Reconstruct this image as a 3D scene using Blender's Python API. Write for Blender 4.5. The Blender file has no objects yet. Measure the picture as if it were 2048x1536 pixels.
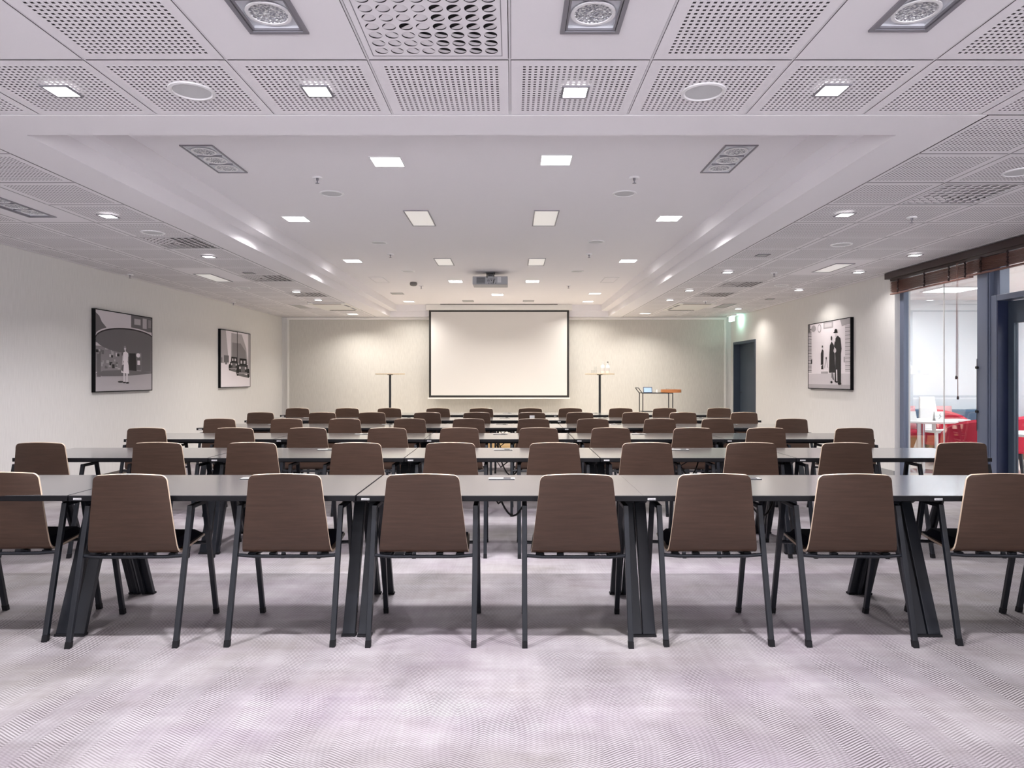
import bpy, math, random
from mathutils import Vector
random.seed(7)
PI = math.pi
SC = bpy.context.scene
COL = SC.collection

# ---------------------------------------------------------------- camera
CZ = 1.356
cam_d = bpy.data.cameras.new('camera')
cam = bpy.data.objects.new('camera', cam_d)
COL.objects.link(cam)
cam.location = (0, 0, CZ)
cam.rotation_euler = (PI / 2, 0, 0)
cam_d.sensor_width = 36.0
cam_d.lens = 24.0
cam_d.shift_y = -(768 - 755) / 2048
cam_d.clip_start = 0.05
cam_d.clip_end = 100
SC.camera = cam

# ---------------------------------------------------------------- world, exposure
SC.view_settings.view_transform = 'Standard'
SC.view_settings.look = 'None'
SC.view_settings.exposure = 0.44
SC.view_settings.gamma = 1.0
SC.view_settings.use_curve_mapping = False
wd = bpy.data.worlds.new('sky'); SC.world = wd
wd.use_nodes = True
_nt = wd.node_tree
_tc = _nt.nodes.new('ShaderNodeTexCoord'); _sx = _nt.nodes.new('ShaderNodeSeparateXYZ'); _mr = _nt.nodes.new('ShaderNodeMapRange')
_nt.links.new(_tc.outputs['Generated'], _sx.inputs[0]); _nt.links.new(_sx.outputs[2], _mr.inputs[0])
_mr.inputs[1].default_value = -0.6; _mr.inputs[2].default_value = 0.05      # glow below the horizon added to lift the ceiling, paler sky above
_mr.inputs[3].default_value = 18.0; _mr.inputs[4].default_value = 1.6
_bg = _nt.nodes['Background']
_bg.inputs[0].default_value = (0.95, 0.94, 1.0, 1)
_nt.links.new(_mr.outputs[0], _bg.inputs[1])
LAMP_BIG = 28.0      # watts of the lit square ceiling lamps
LAMP_SMALL = 18.0    # watts of the small square spots
CAFE_LAMP = 37.0


def lamp_colour(y):
    t = min(1, max(0, (y - 5.5) / 6.0))
    a, b = (0.98, 0.955, 1.0), (1.0, 0.945, 0.865)
    return tuple(a[i] * (1 - t) + b[i] * t for i in range(3))


# ---------------------------------------------------------------- materials
M = {}


def mat(name, col, rough=0.5, metal=0.0, spec=0.5, emit=None, es=0.0):
    m = bpy.data.materials.new(name); m.use_nodes = True
    b = m.node_tree.nodes['Principled BSDF']
    b.inputs['Base Color'].default_value = (*col, 1)
    b.inputs['Roughness'].default_value = rough
    b.inputs['Metallic'].default_value = metal
    b.inputs['Specular IOR Level'].default_value = spec
    if emit:
        b.inputs['Emission Color'].default_value = (*emit, 1)
        b.inputs['Emission Strength'].default_value = es
    M[name] = m
    return m


def nd(m, typ, **kw):
    n = m.node_tree.nodes.new(typ)
    for k, v in kw.items():
        setattr(n, k, v)
    return n


def lk(m, a, b):
    m.node_tree.links.new(a, b)


def math_n(m, op, a, b=None, c=None):
    n = nd(m, 'ShaderNodeMath', operation=op)
    for i, v in enumerate((a, b, c)):
        if v is None:
            continue
        if isinstance(v, (int, float)):
            n.inputs[i].default_value = v
        else:
            lk(m, v, n.inputs[i])
    return n.outputs[0]


def mixc(m, fac, a, b):
    n = nd(m, 'ShaderNodeMix', data_type='RGBA')
    if isinstance(fac, (int, float)):
        n.inputs[0].default_value = fac
    else:
        lk(m, fac, n.inputs[0])
    for s, v in ((6, a), (7, b)):
        if isinstance(v, tuple):
            n.inputs[s].default_value = (*v, 1)
        else:
            lk(m, v, n.inputs[s])
    return n.outputs[2]


def coords(m, scale=(1, 1, 1), rnd=False):
    tc = nd(m, 'ShaderNodeTexCoord')
    mp = nd(m, 'ShaderNodeMapping')
    mp.inputs['Scale'].default_value = scale
    lk(m, tc.outputs['Object'], mp.inputs['Vector'])
    if rnd:
        oi = nd(m, 'ShaderNodeObjectInfo')
        r = math_n(m, 'MULTIPLY', oi.outputs['Random'], 37.0)
        cb = nd(m, 'ShaderNodeCombineXYZ')
        for i in range(3):
            lk(m, r, cb.inputs[i])
        lk(m, cb.outputs[0], mp.inputs['Location'])
    return mp.outputs[0]


def noise(m, vec, scale, detail=3, rough=0.5):
    n = nd(m, 'ShaderNodeTexNoise')
    n.inputs['Scale'].default_value = scale
    n.inputs['Detail'].default_value = detail
    n.inputs['Roughness'].default_value = rough
    lk(m, vec, n.inputs['Vector'])
    return n.outputs['Fac']


def ramp(m, fac, lo, hi):
    n = nd(m, 'ShaderNodeMapRange')
    n.inputs[1].default_value = lo
    n.inputs[2].default_value = hi
    lk(m, fac, n.inputs[0])
    return n.outputs[0]


def bsdf(m):
    return m.node_tree.nodes['Principled BSDF']


def grain(m, ca, cb, scale, nscale, detail=4, lo=0.35, hi=0.65, rnd=False):
    f = ramp(m, noise(m, coords(m, scale, rnd), nscale, detail), lo, hi)
    lk(m, mixc(m, f, ca, cb), bsdf(m).inputs['Base Color'])


mat('ceiling_white', (0.865, 0.84, 0.865), 0.7, spec=0.2)
mat('ceiling_dark', (0.20, 0.19, 0.20), 0.9, spec=0.1)
mat('grid_white', (0.76, 0.74, 0.765), 0.6)
mat('wall_paint', (0.72, 0.70, 0.675), 0.8, spec=0.2)
grain(M['wall_paint'], (0.70, 0.685, 0.67), (0.75, 0.735, 0.72), (60, 60, 3), 2.0, 2)
mat('wall_fabric', (0.62, 0.58, 0.52), 0.85, spec=0.2)
grain(M['wall_fabric'], (0.55, 0.53, 0.495), (0.61, 0.59, 0.55), (60, 60, 4), 2.0, 2)
mat('trim_white', (0.83, 0.81, 0.78), 0.5)
mat('baseboard_brown', (0.10, 0.085, 0.075), 0.5)
mat('baseboard_grey', (0.33, 0.33, 0.33), 0.5)
mat('lens_lit', (0.9, 0.9, 0.9), 0.5, emit=(1.0, 0.98, 0.97), es=9.0)
mat('lens_dim', (0.8, 0.8, 0.8), 0.4, emit=(1.0, 0.97, 0.93), es=1.4)
mat('lens_faint', (0.82, 0.80, 0.77), 0.35, emit=(1.0, 0.97, 0.93), es=0.22)  # weak glow put into the panels to lift them above the ceiling tone
mat('lens_grey', (0.42, 0.42, 0.42), 0.4)
mat('fixture_grey', (0.27, 0.26, 0.29), 0.4, 0.3)
mat('fixture_black', (0.03, 0.03, 0.035), 0.5)
mat('fixture_white', (0.84, 0.83, 0.84), 0.45)
mat('fixture_inner', (0.70, 0.71, 0.75), 0.4)
mat('speaker_mesh', (0.60, 0.60, 0.61), 0.7)
m = mat('chrome_facet', (0.85, 0.85, 0.88), 0.3, 0.35)
v = nd(m, 'ShaderNodeTexVoronoi'); v.inputs['Scale'].default_value = 90
lk(m, coords(m), v.inputs['Vector'])
bp = nd(m, 'ShaderNodeBump'); bp.inputs['Strength'].default_value = 1.0; bp.inputs['Distance'].default_value = 0.02
lk(m, v.outputs['Distance'], bp.inputs['Height']); lk(m, bp.outputs[0], bsdf(m).inputs['Normal'])
lk(m, mixc(m, ramp(m, noise(m, coords(m), 110, 1), 0.42, 0.6), (0.36, 0.36, 0.41), (1.0, 1.0, 1.0)), bsdf(m).inputs['Base Color'])  # white and grey speckle paints reflections into the cup facets
mat('chrome', (0.7, 0.7, 0.72), 0.2, 1.0)
mat('steel_black', (0.009, 0.011, 0.016), 0.36, 0.0, 0.45)
mat('steel_cap', (0.006, 0.006, 0.008), 0.6, spec=0.3)
mat('cushion_navy', (0.008, 0.008, 0.016), 0.95, spec=0.1)
m = mat('ply_walnut', (0.12, 0.07, 0.045), 0.42, spec=0.4)
w1 = ramp(m, noise(m, coords(m, (2.2, 4, 34), True), 2.2, 5, 0.62), 0.3, 0.72)
w2 = ramp(m, noise(m, coords(m, (6, 6, 160), True), 3.0, 3, 0.6), 0.3, 0.7)
c1 = mixc(m, w1, (0.066, 0.036, 0.024), (0.098, 0.056, 0.038))
lk(m, mixc(m, math_n(m, 'MULTIPLY', w2, 0.40), c1, (0.062, 0.036, 0.024)), bsdf(m).inputs['Base Color'])
mat('ply_edge', (0.62, 0.49, 0.37), 0.3)  # pale ply edge, lightened further to carry the bright rim highlight
m = mat('table_laminate', (0.13, 0.13, 0.135), 0.17, spec=0.9)
bsdf(m).inputs['Coat Weight'].default_value = 0.8; bsdf(m).inputs['Coat Roughness'].default_value = 0.12; bsdf(m).inputs['Coat IOR'].default_value = 1.7
grain(m, (0.12, 0.118, 0.122), (0.14, 0.138, 0.142), (30, 30, 30), 6, 2)
mat('table_edge', (0.006, 0.006, 0.008), 0.5, spec=0.3)
mat('plate_white', (0.80, 0.80, 0.80), 0.4)
mat('plate_mark', (0.25, 0.25, 0.26), 0.5)
mat('socket_grey', (0.55, 0.55, 0.54), 0.4, 0.3)
mat('cable_black', (0.012, 0.011, 0.011), 0.5)
# carpet
m = mat('carpet', (0.5, 0.46, 0.5), 0.95, spec=0.05)
tc = nd(m, 'ShaderNodeTexCoord'); sx = nd(m, 'ShaderNodeSeparateXYZ'); lk(m, tc.outputs['Object'], sx.inputs[0])
X, Y = sx.outputs[0], sx.outputs[1]
tri = math_n(m, 'PINGPONG', X, 0.11)
ph = math_n(m, 'DIVIDE', math_n(m, 'ADD', Y, math_n(m, 'MULTIPLY', tri, 0.62)), 0.0135)
wob = math_n(m, 'MULTIPLY', noise(m, coords(m), 14, 2), 0.35)
st = math_n(m, 'ADD', math_n(m, 'MULTIPLY', math_n(m, 'SINE', math_n(m, 'MULTIPLY', math_n(m, 'ADD', ph, wob), 2 * PI)), 0.5), 0.5)
st = ramp(m, st, 0.15, 0.75)                                  # ribs of the herringbone weave
big = ramp(m, noise(m, coords(m, (0.5, 0.8, 1)), 1.0, 4, 0.6), 0.38, 0.62)
strk = ramp(m, noise(m, coords(m, (0.9, 7, 1)), 1.6, 5, 0.68), 0.36, 0.66)
strk2 = ramp(m, noise(m, coords(m, (11, 0.9, 1)), 1.4, 4, 0.65), 0.36, 0.66)
cloud = ramp(m, noise(m, coords(m, (1.2, 1.6, 1)), 1.5, 5, 0.6), 0.40, 0.62)
fine = noise(m, coords(m, (1, 1, 1)), 110, 2, 0.7)
patch = ramp(m, noise(m, coords(m, (1.6, 1.1, 1)), 1.6, 4), 0.36, 0.64)
base = mixc(m, big, (0.33, 0.275, 0.325), (0.29, 0.265, 0.245))
wear = math_n(m, 'ADD', math_n(m, 'MULTIPLY', cloud, 0.5), math_n(m, 'ADD', math_n(m, 'MULTIPLY', strk, 0.35), math_n(m, 'MULTIPLY', strk2, 0.2)))
base = mixc(m, math_n(m, 'MULTIPLY', wear, 0.82), base, (0.54, 0.515, 0.53))
amt = math_n(m, 'MULTIPLY', math_n(m, 'ADD', math_n(m, 'MULTIPLY', patch, 0.65), 0.38), math_n(m, 'SUBTRACT', 1.0, st))
base = mixc(m, amt, base, (0.085, 0.073, 0.078))
base = mixc(m, math_n(m, 'MULTIPLY', fine, 0.35), base, (0.20, 0.185, 0.19))
lk(m, base, bsdf(m).inputs['Base Color'])
mat('stage_wood', (0.62, 0.42, 0.20), 0.5)
grain(M['stage_wood'], (0.58, 0.38, 0.17), (0.68, 0.48, 0.25), (1, 6, 20), 2, 4)
mat('stage_top', (0.70, 0.64, 0.56), 0.6)
mat('oak_pale', (0.62, 0.48, 0.33), 0.45)
grain(M['oak_pale'], (0.56, 0.42, 0.28), (0.68, 0.54, 0.38), (3, 30, 30), 2, 4)
mat('tray_orange', (0.52, 0.20, 0.07), 0.4)
mat('screen_cloth', (0.68, 0.66, 0.645), 0.8, spec=0.1)
mat('screen_black', (0.02, 0.018, 0.017), 0.7)
mat('door_blue', (0.055, 0.075, 0.105), 0.45)
mat('door_blue_frame', (0.045, 0.060, 0.090), 0.4)
mat('frame_blue', (0.15, 0.175, 0.245), 0.35, 0.1)
mat('frame_blue_shaded', (0.02, 0.028, 0.07), 0.35)  # frame paint darkened, shadow of the door reveal put into the colour
mat('blind_brown', (0.10, 0.042, 0.035), 0.45)
mat('blind_slat', (0.20, 0.095, 0.075), 0.45)
mat('pelmet_brown', (0.035, 0.018, 0.018), 0.4)
mat('picture_black', (0.004, 0.004, 0.005), 0.6, spec=0.15)
mat('red_fabric', (0.50, 0.018, 0.05), 0.85)
mat('blue_fabric', (0.09, 0.17, 0.26), 0.85)
mat('pink_fabric', (0.70, 0.38, 0.40), 0.85)
mat('cafe_white', (0.85, 0.85, 0.84), 0.5)
mat('cafe_wood', (0.30, 0.10, 0.05), 0.5)
mat('cafe_floor', (0.66, 0.60, 0.54), 0.45)
grain(M['cafe_floor'], (0.62, 0.56, 0.50), (0.70, 0.64, 0.58), (8, 1, 1), 2, 3)
mat('cafe_wall', (0.74, 0.79, 0.83), 0.8)
mat('cafe_lens', (0.9, 0.9, 0.9), 0.5, emit=(1, 1, 1), es=5)
mat('projector_grey', (0.36, 0.36, 0.38), 0.45)
mat('projector_dark', (0.05, 0.05, 0.055), 0.5)
mat('detector_grey', (0.16, 0.15, 0.14), 0.5)
mat('tablet_blue', (0.03, 0.06, 0.13), 0.3)
mat('tablet_screen', (0.35, 0.5, 0.7), 0.2, emit=(0.55, 0.70, 0.95), es=0.35)
mat('exit_green', (0.6, 0.9, 0.75), 0.4, emit=(0.62, 1.0, 0.84), es=3.5)
mat('ceramic_white', (0.80, 0.80, 0.79), 0.25)
mat('sign_white', (0.85, 0.85, 0.84), 0.5)
for i, g in enumerate((0.008, 0.03, 0.145, 0.25, 0.42, 0.60, 0.80)):
    mat('ink%d' % i, (g * 1.04, g * 0.97, g * 1.03), 0.6, spec=0.15)


def glass_mat(name, ior, tint=(1, 1, 1)):
    m = bpy.data.materials.new(name); m.use_nodes = True
    nt = m.node_tree
    nt.nodes.remove(nt.nodes['Principled BSDF'])
    out = nt.nodes['Material Output']
    tr = nd(m, 'ShaderNodeBsdfTransparent'); tr.inputs[0].default_value = (*tint, 1)
    gl = nd(m, 'ShaderNodeBsdfGlossy'); gl.inputs['Roughness'].default_value = 0.0
    fr = nd(m, 'ShaderNodeFresnel'); ge = nd(m, 'ShaderNodeNewGeometry')
    lk(m, math_n(m, 'MULTIPLY_ADD', ge.outputs['Backfacing'], 1 / ior - ior, ior), fr.inputs[0])   # same reflectance on both faces
    mx = nd(m, 'ShaderNodeMixShader')
    lk(m, fr.outputs[0], mx.inputs[0]); lk(m, tr.outputs[0], mx.inputs[1]); lk(m, gl.outputs[0], mx.inputs[2])
    lk(m, mx.outputs[0], out.inputs[0])
    M[name] = m


glass_mat('window_glass', 2.25, (0.95, 0.97, 0.98))
glass_mat('clear_glass', 1.45, (0.985, 0.99, 0.99))


# ---------------------------------------------------------------- mesh helpers
class MB:
    def __init__(s):
        s.v, s.f, s.m = [], [], []

    def face(s, pts, mi=0):
        n = len(s.v)
        s.v += [tuple(p) for p in pts]
        s.f.append(tuple(range(n, n + len(pts)))); s.m.append(mi)

    def hexa(s, b, t, mi=0):
        """b, t: four corners each (counter-clockwise seen from above)."""
        n = len(s.v)
        s.v += [tuple(p) for p in b] + [tuple(p) for p in t]
        for q in ((3, 2, 1, 0), (4, 5, 6, 7), (0, 1, 5, 4), (1, 2, 6, 5), (2, 3, 7, 6), (3, 0, 4, 7)):
            s.f.append(tuple(n + k for k in q)); s.m.append(mi)
        return s

    def box(s, x0, x1, y0, y1, z0, z1, mi=0):
        return s.hexa([(x0, y0, z0), (x1, y0, z0), (x1, y1, z0), (x0, y1, z0)],
                      [(x0, y0, z1), (x1, y0, z1), (x1, y1, z1), (x0, y1, z1)], mi)

    def slant(s, p0, p1, wx, wy, wx1=None, wy1=None, mi=0):
        wx1 = wx if wx1 is None else wx1; wy1 = wy if wy1 is None else wy1
        q = lambda p, a, b: [(p[0] - a / 2, p[1] - b / 2, p[2]), (p[0] + a / 2, p[1] - b / 2, p[2]),
                             (p[0] + a / 2, p[1] + b / 2, p[2]), (p[0] - a / 2, p[1] + b / 2, p[2])]
        return s.hexa(q(p0, wx, wy), q(p1, wx1, wy1), mi)

    def tube(s, path, r, n=8, mi=0):
        P = [Vector(p) for p in path]
        rings = []
        for i, p in enumerate(P):
            d = (P[min(i + 1, len(P) - 1)] - P[max(i - 1, 0)]).normalized()
            a = d.cross(Vector((0, 0, 1)))
            if a.length < 1e-4:
                a = Vector((1, 0, 0))
            a.normalize(); b = a.cross(d)
            rr = r[i] if isinstance(r, (list, tuple)) else r
            base = len(s.v)
            for k in range(n):
                t = 2 * PI * k / n
                s.v.append(tuple(p + a * (rr * math.cos(t)) + b * (rr * math.sin(t))))
            rings.append(base)
        for i in range(len(rings) - 1):
            for k in range(n):
                k2 = (k + 1) % n
                s.f.append((rings[i] + k, rings[i] + k2, rings[i + 1] + k2, rings[i + 1] + k)); s.m.append(mi)
        s.f.append(tuple(rings[0] + k for k in reversed(range(n)))); s.m.append(mi)
        s.f.append(tuple(rings[-1] + k for k in range(n))); s.m.append(mi)
        return s

    def lathe(s, prof, n=24, c=(0, 0, 0), mi=0, mis=None, caps=True):
        base = len(s.v)
        for r, z in prof:
            for k in range(n):
                t = 2 * PI * k / n
                s.v.append((c[0] + r * math.cos(t), c[1] + r * math.sin(t), c[2] + z))
        for i in range(len(prof) - 1):
            for k in range(n):
                k2 = (k + 1) % n
                s.f.append((base + i * n + k, base + i * n + k2, base + (i + 1) * n + k2, base + (i + 1) * n + k))
                s.m.append(mis[i] if mis else mi)
        if caps:
            s.f.append(tuple(base + k for k in reversed(range(n)))); s.m.append(mis[0] if mis else mi)
            L = base + (len(prof) - 1) * n
            s.f.append(tuple(L + k for k in range(n))); s.m.append(mis[-1] if mis else mi)
        return s

    def sheet(s, x0, x1, y0, y1, z, holes=(), mi=0):
        """horizontal sheet facing down with rectangular holes."""
        xs = sorted({x0, x1} | {h for o in holes for h in o[:2]})
        ys = sorted({y0, y1} | {h for o in holes for h in o[2:]})
        for i in range(len(xs) - 1):
            for j in range(len(ys) - 1):
                cx, cy = (xs[i] + xs[i + 1]) / 2, (ys[j] + ys[j + 1]) / 2
                if not (x0 < cx < x1 and y0 < cy < y1):
                    continue
                if any(h[0] < cx < h[1] and h[2] < cy < h[3] for h in holes):
                    continue
                s.face([(xs[i], ys[j], z), (xs[i], ys[j + 1], z), (xs[i + 1], ys[j + 1], z), (xs[i + 1], ys[j], z)], mi)

    def build(s, name, mats, parent=None, smooth=False, bevel=0.0, loc=None):
        me = bpy.data.meshes.new(name)
        me.from_pydata(s.v, [], s.f)
        if not isinstance(mats, (list, tuple)):
            mats = [mats]
        for q in mats:
            me.materials.append(M[q])
        if any(s.m):
            me.polygons.foreach_set('material_index', s.m)
        if smooth:
            me.polygons.foreach_set('use_smooth', [True] * len(s.f))
            me.set_sharp_from_angle(angle=math.radians(38))
        me.update()
        o = bpy.data.objects.new(name, me)
        COL.objects.link(o)
        if parent:
            o.parent = parent
        if loc:
            o.location = loc
        if bevel:
            b = o.modifiers.new('bevel', 'BEVEL'); b.width = bevel; b.segments = 2; b.limit_method = 'ANGLE'
        return o


def tag(o, label, cat, group=None, kind=None):
    o['label'] = label; o['category'] = cat
    if group:
        o['group'] = group
    if kind:
        o['kind'] = kind
    return o


def thing(name, label, cat, loc=(0, 0, 0), rz=0.0, group=None):
    o = bpy.data.objects.new(name, None); COL.objects.link(o)
    o.empty_display_size = 0.1
    o.location = loc; o.rotation_euler = (0, 0, rz)
    return tag(o, label, cat, group)


def struct(name, mb, mats, **kw):
    o = mb.build(name, mats, **kw); o['kind'] = 'structure'
    return o


KIDS = {}


def copy_tree(o, parent=None):
    c = o.copy(); COL.objects.link(c)
    if parent:
        c.parent = parent
    for ch in list(o.children):
        copy_tree(ch, c)
    return c


ORD = ['first', 'second', 'third', 'fourth', 'fifth', 'sixth', 'seventh', 'eighth', 'ninth', 'tenth']

# ================================================================= SETTING
XL, XR = -5.15, 4.90
YB, YF = 15.28, -3.6
ZC, ZR = 2.70, 2.96            # tile level, recessed ceiling
RX0, RX1, RY0, RY1 = -2.69, 2.13, 3.785, 15.09
RX0b, RX1b, RY1b, ZS = -2.54, 1.97, 15.04, 2.822

b = MB(); b.box(XL - 0.2, XR + 0.2, YF, YB + 0.1, -0.1, 0)
struct('floor', b, 'carpet')
# ceiling -----------------------------------------------------------
PY, PX, Y0, X0 = 0.607, 0.6, 2.887, -0.01
plain = {(-2, -1): 1, (-2, -2): 1, (0, -1): 1, (0, -2): 1, (2, -1): 1, (2, -2): 1, (-4, -1): 1, (-4, -2): 1,
         (-7, 3): 1, (-7, 4): 1, (-7, 9): 1, (-7, 10): 1, (6, 8): 1, (6, 9): 1, (-7, 16): 1, (6, 16): 1}
grille_cells = [(-1, -1), (5, 3), (-6, 6), (-6, 10), (-6, 13), (5, 11), (5, 13)]
REFL = [(-0.905, 2.345), (0.302, 2.345), (1.494, 2.33), (-3.925, 5.40)]       # three-cup fittings in the tiles
refl_holes = [(x - 0.105, x + 0.105, y - 0.305, y + 0.305) for x, y in REFL]
cm = MB()
soff = MB()
G = 0.006


def perforated(mb, x0, x1, y0, y1):
    p, h, mg = 0.0252, 0.0118, 0.052
    fx = (math.floor((x0 - X0) / PX + 1e-6)) * PX + X0
    fy = (math.floor((y0 - Y0) / PY + 1e-6)) * PY + Y0
    hx = [fx + mg + 0.006 + i * p for i in range(20)]
    hy = [fy + mg + 0.009 + i * p for i in range(20)]
    hx = [q for q in hx if q > x0 + 0.02 and q + h < x1 - 0.012]
    hy = [q for q in hy if q > y0 + 0.02 and q + h < y1 - 0.008]
    z = ZC
    yy = y0
    for q in hy:
        mb.face([(x0, yy, z), (x0, q, z), (x1, q, z), (x1, yy, z)])
        xx = x0
        for r in hx:
            mb.face([(xx, q, z), (xx, q + h, z), (r, q + h, z), (r, q, z)])
            xx = r + h
        mb.face([(xx, q, z), (xx, q + h, z), (x1, q + h, z), (x1, q, z)])
        yy = q + h
    mb.face([(x0, yy, z), (x0, y1, z), (x1, y1, z), (x1, yy, z)])


for i in range(-9, 9):
    for k in range(-7, 21):
        x0, x1 = X0 + i * PX, X0 + (i + 1) * PX
        y0, y1 = Y0 + k * PY, Y0 + (k + 1) * PY
        x0, x1 = max(x0, XL), min(x1, XR); y1 = min(y1, YB)
        if k >= 1:
            if -6 < i < 4 or (i == -6 + 1):
                continue
            if i == 4:
                x0 = 2.44
        if y1 - y0 < 0.05 or x1 - x0 < 0.03:
            continue
        if (i, k) in grille_cells:
            continue
        a = (x0 + G, x1 - G, y0 + (0 if plain.get((i, k)) and plain.get((i, k - 1)) else G),
             y1 - (0 if plain.get((i, k)) and plain.get((i, k + 1)) else G))
        if plain.get((i, k)) or k < -4 or x1 - x0 < 0.2:
            hs = [(max(h[0], a[0]), min(h[1], a[1]), max(h[2], a[2]), min(h[3], a[3])) for h in refl_holes
                  if h[0] < a[1] and h[1] > a[0] and h[2] < a[3] and h[3] > a[2]]
            cm.sheet(a[0], a[1], a[2], a[3], ZC, hs)
        else:
            perforated(cm, *a)
ceil = struct('ceiling', cm, 'ceiling_white')
g = MB()
for i in range(-8, 9):
    x = X0 + i * PX
    spans = [(YF, Y0 + PY)] if -5 <= i <= 4 else [(YF, YB)]
    for s0, s1 in spans:
        g.face([(x - 0.0042, s0, ZC + 0.002), (x - 0.0042, s1, ZC + 0.002), (x + 0.0042, s1, ZC + 0.002), (x + 0.0042, s0, ZC + 0.002)])
for k in range(-10, 21):
    y = Y0 + k * PY
    for s0, s1 in ([(XL, XR)] if k <= 1 else [(XL, -3.01), (2.44, XR)]):
        g.face([(s0, y - 0.0042, ZC + 0.0025), (s0, y + 0.0042, ZC + 0.0025), (s1, y + 0.0042, ZC + 0.0025), (s1, y - 0.0042, ZC + 0.0025)])
o = g.build('ceiling_grid', 'grid_white', ceil)
g = MB()
ghole = [(X0 + i * PX, X0 + (i + 1) * PX, Y0 + k * PY, Y0 + (k + 1) * PY) for i, k in grille_cells]
bh = [h for h in refl_holes + ghole]
g.sheet(XL, XR, YF, Y0 + PY, ZC + 0.02, [h for h in bh if h[3] < 3.5])
g.sheet(XL, -3.0, Y0 + PY, YB, ZC + 0.02, [h for h in bh if h[2] > 3.5 and h[1] < 0])
g.sheet(2.43, XR, Y0 + PY, YB, ZC + 0.02, [h for h in bh if h[2] > 3.5 and h[0] > 0])
g.build('ceiling_backing', 'ceiling_dark', ceil)
g = MB()
zz = ZC - 0.0005
g.sheet(-3.005, 2.435, Y0 + PY + 0.006, YB, zz, [(RX0, RX1, RY0, RY1)])
for (xa, ya, xb, yb) in ((-3.005, 3.5, 2.435, 3.5), (2.435, 3.5, 2.435, YB), (-3.005, YB, -3.005, 3.5)):
    g.face([(xa, ya, zz), (xb, yb, zz), (xb, yb, ZC + 0.03), (xa, ya, ZC + 0.03)])
g.build('ceiling_soffit', 'ceiling_white', ceil)
g = MB()
ring = lambda x0, x1, y0, y1, z: [(x0, y0, z), (x1, y0, z), (x1, y1, z), (x0, y1, z)]
r0, r1 = ring(RX0, RX1, RY0, RY1, zz), ring(RX0, RX1, RY0, RY1, ZS)
r2, r3 = ring(RX0b, RX1b, RY0 + 0.15, RY1b, ZS), ring(RX0b, RX1b, RY0 + 0.15, RY1b, ZR)
for A, B in ((r0, r1), (r1, r2), (r2, r3)):
    for q in range(4):
        g.face([A[q], A[(q + 1) % 4], B[(q + 1) % 4], B[q]])
g.face(r3)
g.build('ceiling_recess', 'ceiling_white', ceil)

# walls -------------------------------------------------------------
b = MB(); b.box(XL - 0.2, XL, YF, YB, 0, 3.0)
struct('wall_left', b, 'wall_paint')
b = MB(); b.box(XL, XL + 0.015, YF, YB, 0, 0.14)
struct('baseboard_left', b, 'baseboard_brown')
b = MB(); b.box(XL - 0.2, XR + 0.2, YB, YB + 0.2, 0, 3.0)
struct('wall_back', b, 'wall_paint')
b = MB(); b.box(-4.98, 4.74, YB - 0.02, YB, 0.1, 2.645)
struct('trim_1', b, 'wall_fabric')
b = MB()
for x0, x1 in ((-5.02, -4.98), (4.74, 4.78)):
    b.box(x0, x1, YB - 0.04, YB, 0.1, 2.65)
b.box(-5.02, 4.78, YB - 0.06, YB, 2.645, ZC - 0.006)
struct('trim_2', b, 'trim_white')
DY0, DY1, DZ = 13.72, 15.10, 2.13       # door in the right wall
WY = 8.74                               # window wall starts here
b = MB()
b.box(XR, XR + 0.2, WY, DY0, 0, 3.0); b.box(XR, XR + 0.2, DY1, YB, 0, 3.0); b.box(XR, XR + 0.2, DY0, DY1, DZ, 3.0)
b.box(XR, XR + 0.2, YF, 5.6, 0, 3.0); b.box(XR, XR + 0.2, 5.6, WY, ZC - 0.04, 3.0)
struct('wall_right', b, 'wall_paint')
b = MB(); b.box(XR - 0.015, XR, WY, DY0, 0, 0.16)
struct('baseboard_right', b, 'baseboard_grey')
# rear wall behind the camera: piers between openings added to let fill light in
b = MB()
for x0, x1 in ((XL, -4.6), (-1.6, -1.3), (1.2, 1.5), (4.4, XR)):
    b.box(x0, x1, YF - 0.2, YF, 0, 2.75)
b.box(XL, XR, YF - 0.2, YF, 0, 0.3); b.box(XL, XR, YF - 0.2, YF, 2.6, 3.0)
struct('wall_rear', b, 'wall_paint')
# upper closing slab so no sky leaks in through the perforations
b = MB(); b.box(XL - 0.2, 8.9, YF - 0.2, YB + 0.2, 3.0, 3.1)
struct('ceiling_slab', b, 'ceiling_dark')

# far door ------------------------------------------------------------
b = MB()
b.box(XR - 0.012, XR + 0.19, DY0, DY0 + 0.055, 0, DZ); b.box(XR - 0.012, XR + 0.19, DY1 - 0.055, DY1, 0, DZ)
b.box(XR - 0.012, XR + 0.19, DY0 + 0.055, DY1 - 0.055, DZ - 0.055, DZ)
d1 = struct('door_1', b, 'door_blue_frame', bevel=0.004)
b = MB(); b.box(XR + 0.13, XR + 0.18, DY0 + 0.055, DY1 - 0.055, 0.005, DZ - 0.055)
b.build('door_leaf', 'door_blue', d1)
b = MB(); b.tube([(XR + 0.13, DY1 - 0.16, 1.03), (XR + 0.08, DY1 - 0.16, 1.03), (XR + 0.08, DY1 - 0.28, 1.03)], 0.009)
b.build('door_handle', 'chrome', d1, smooth=True)

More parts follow.
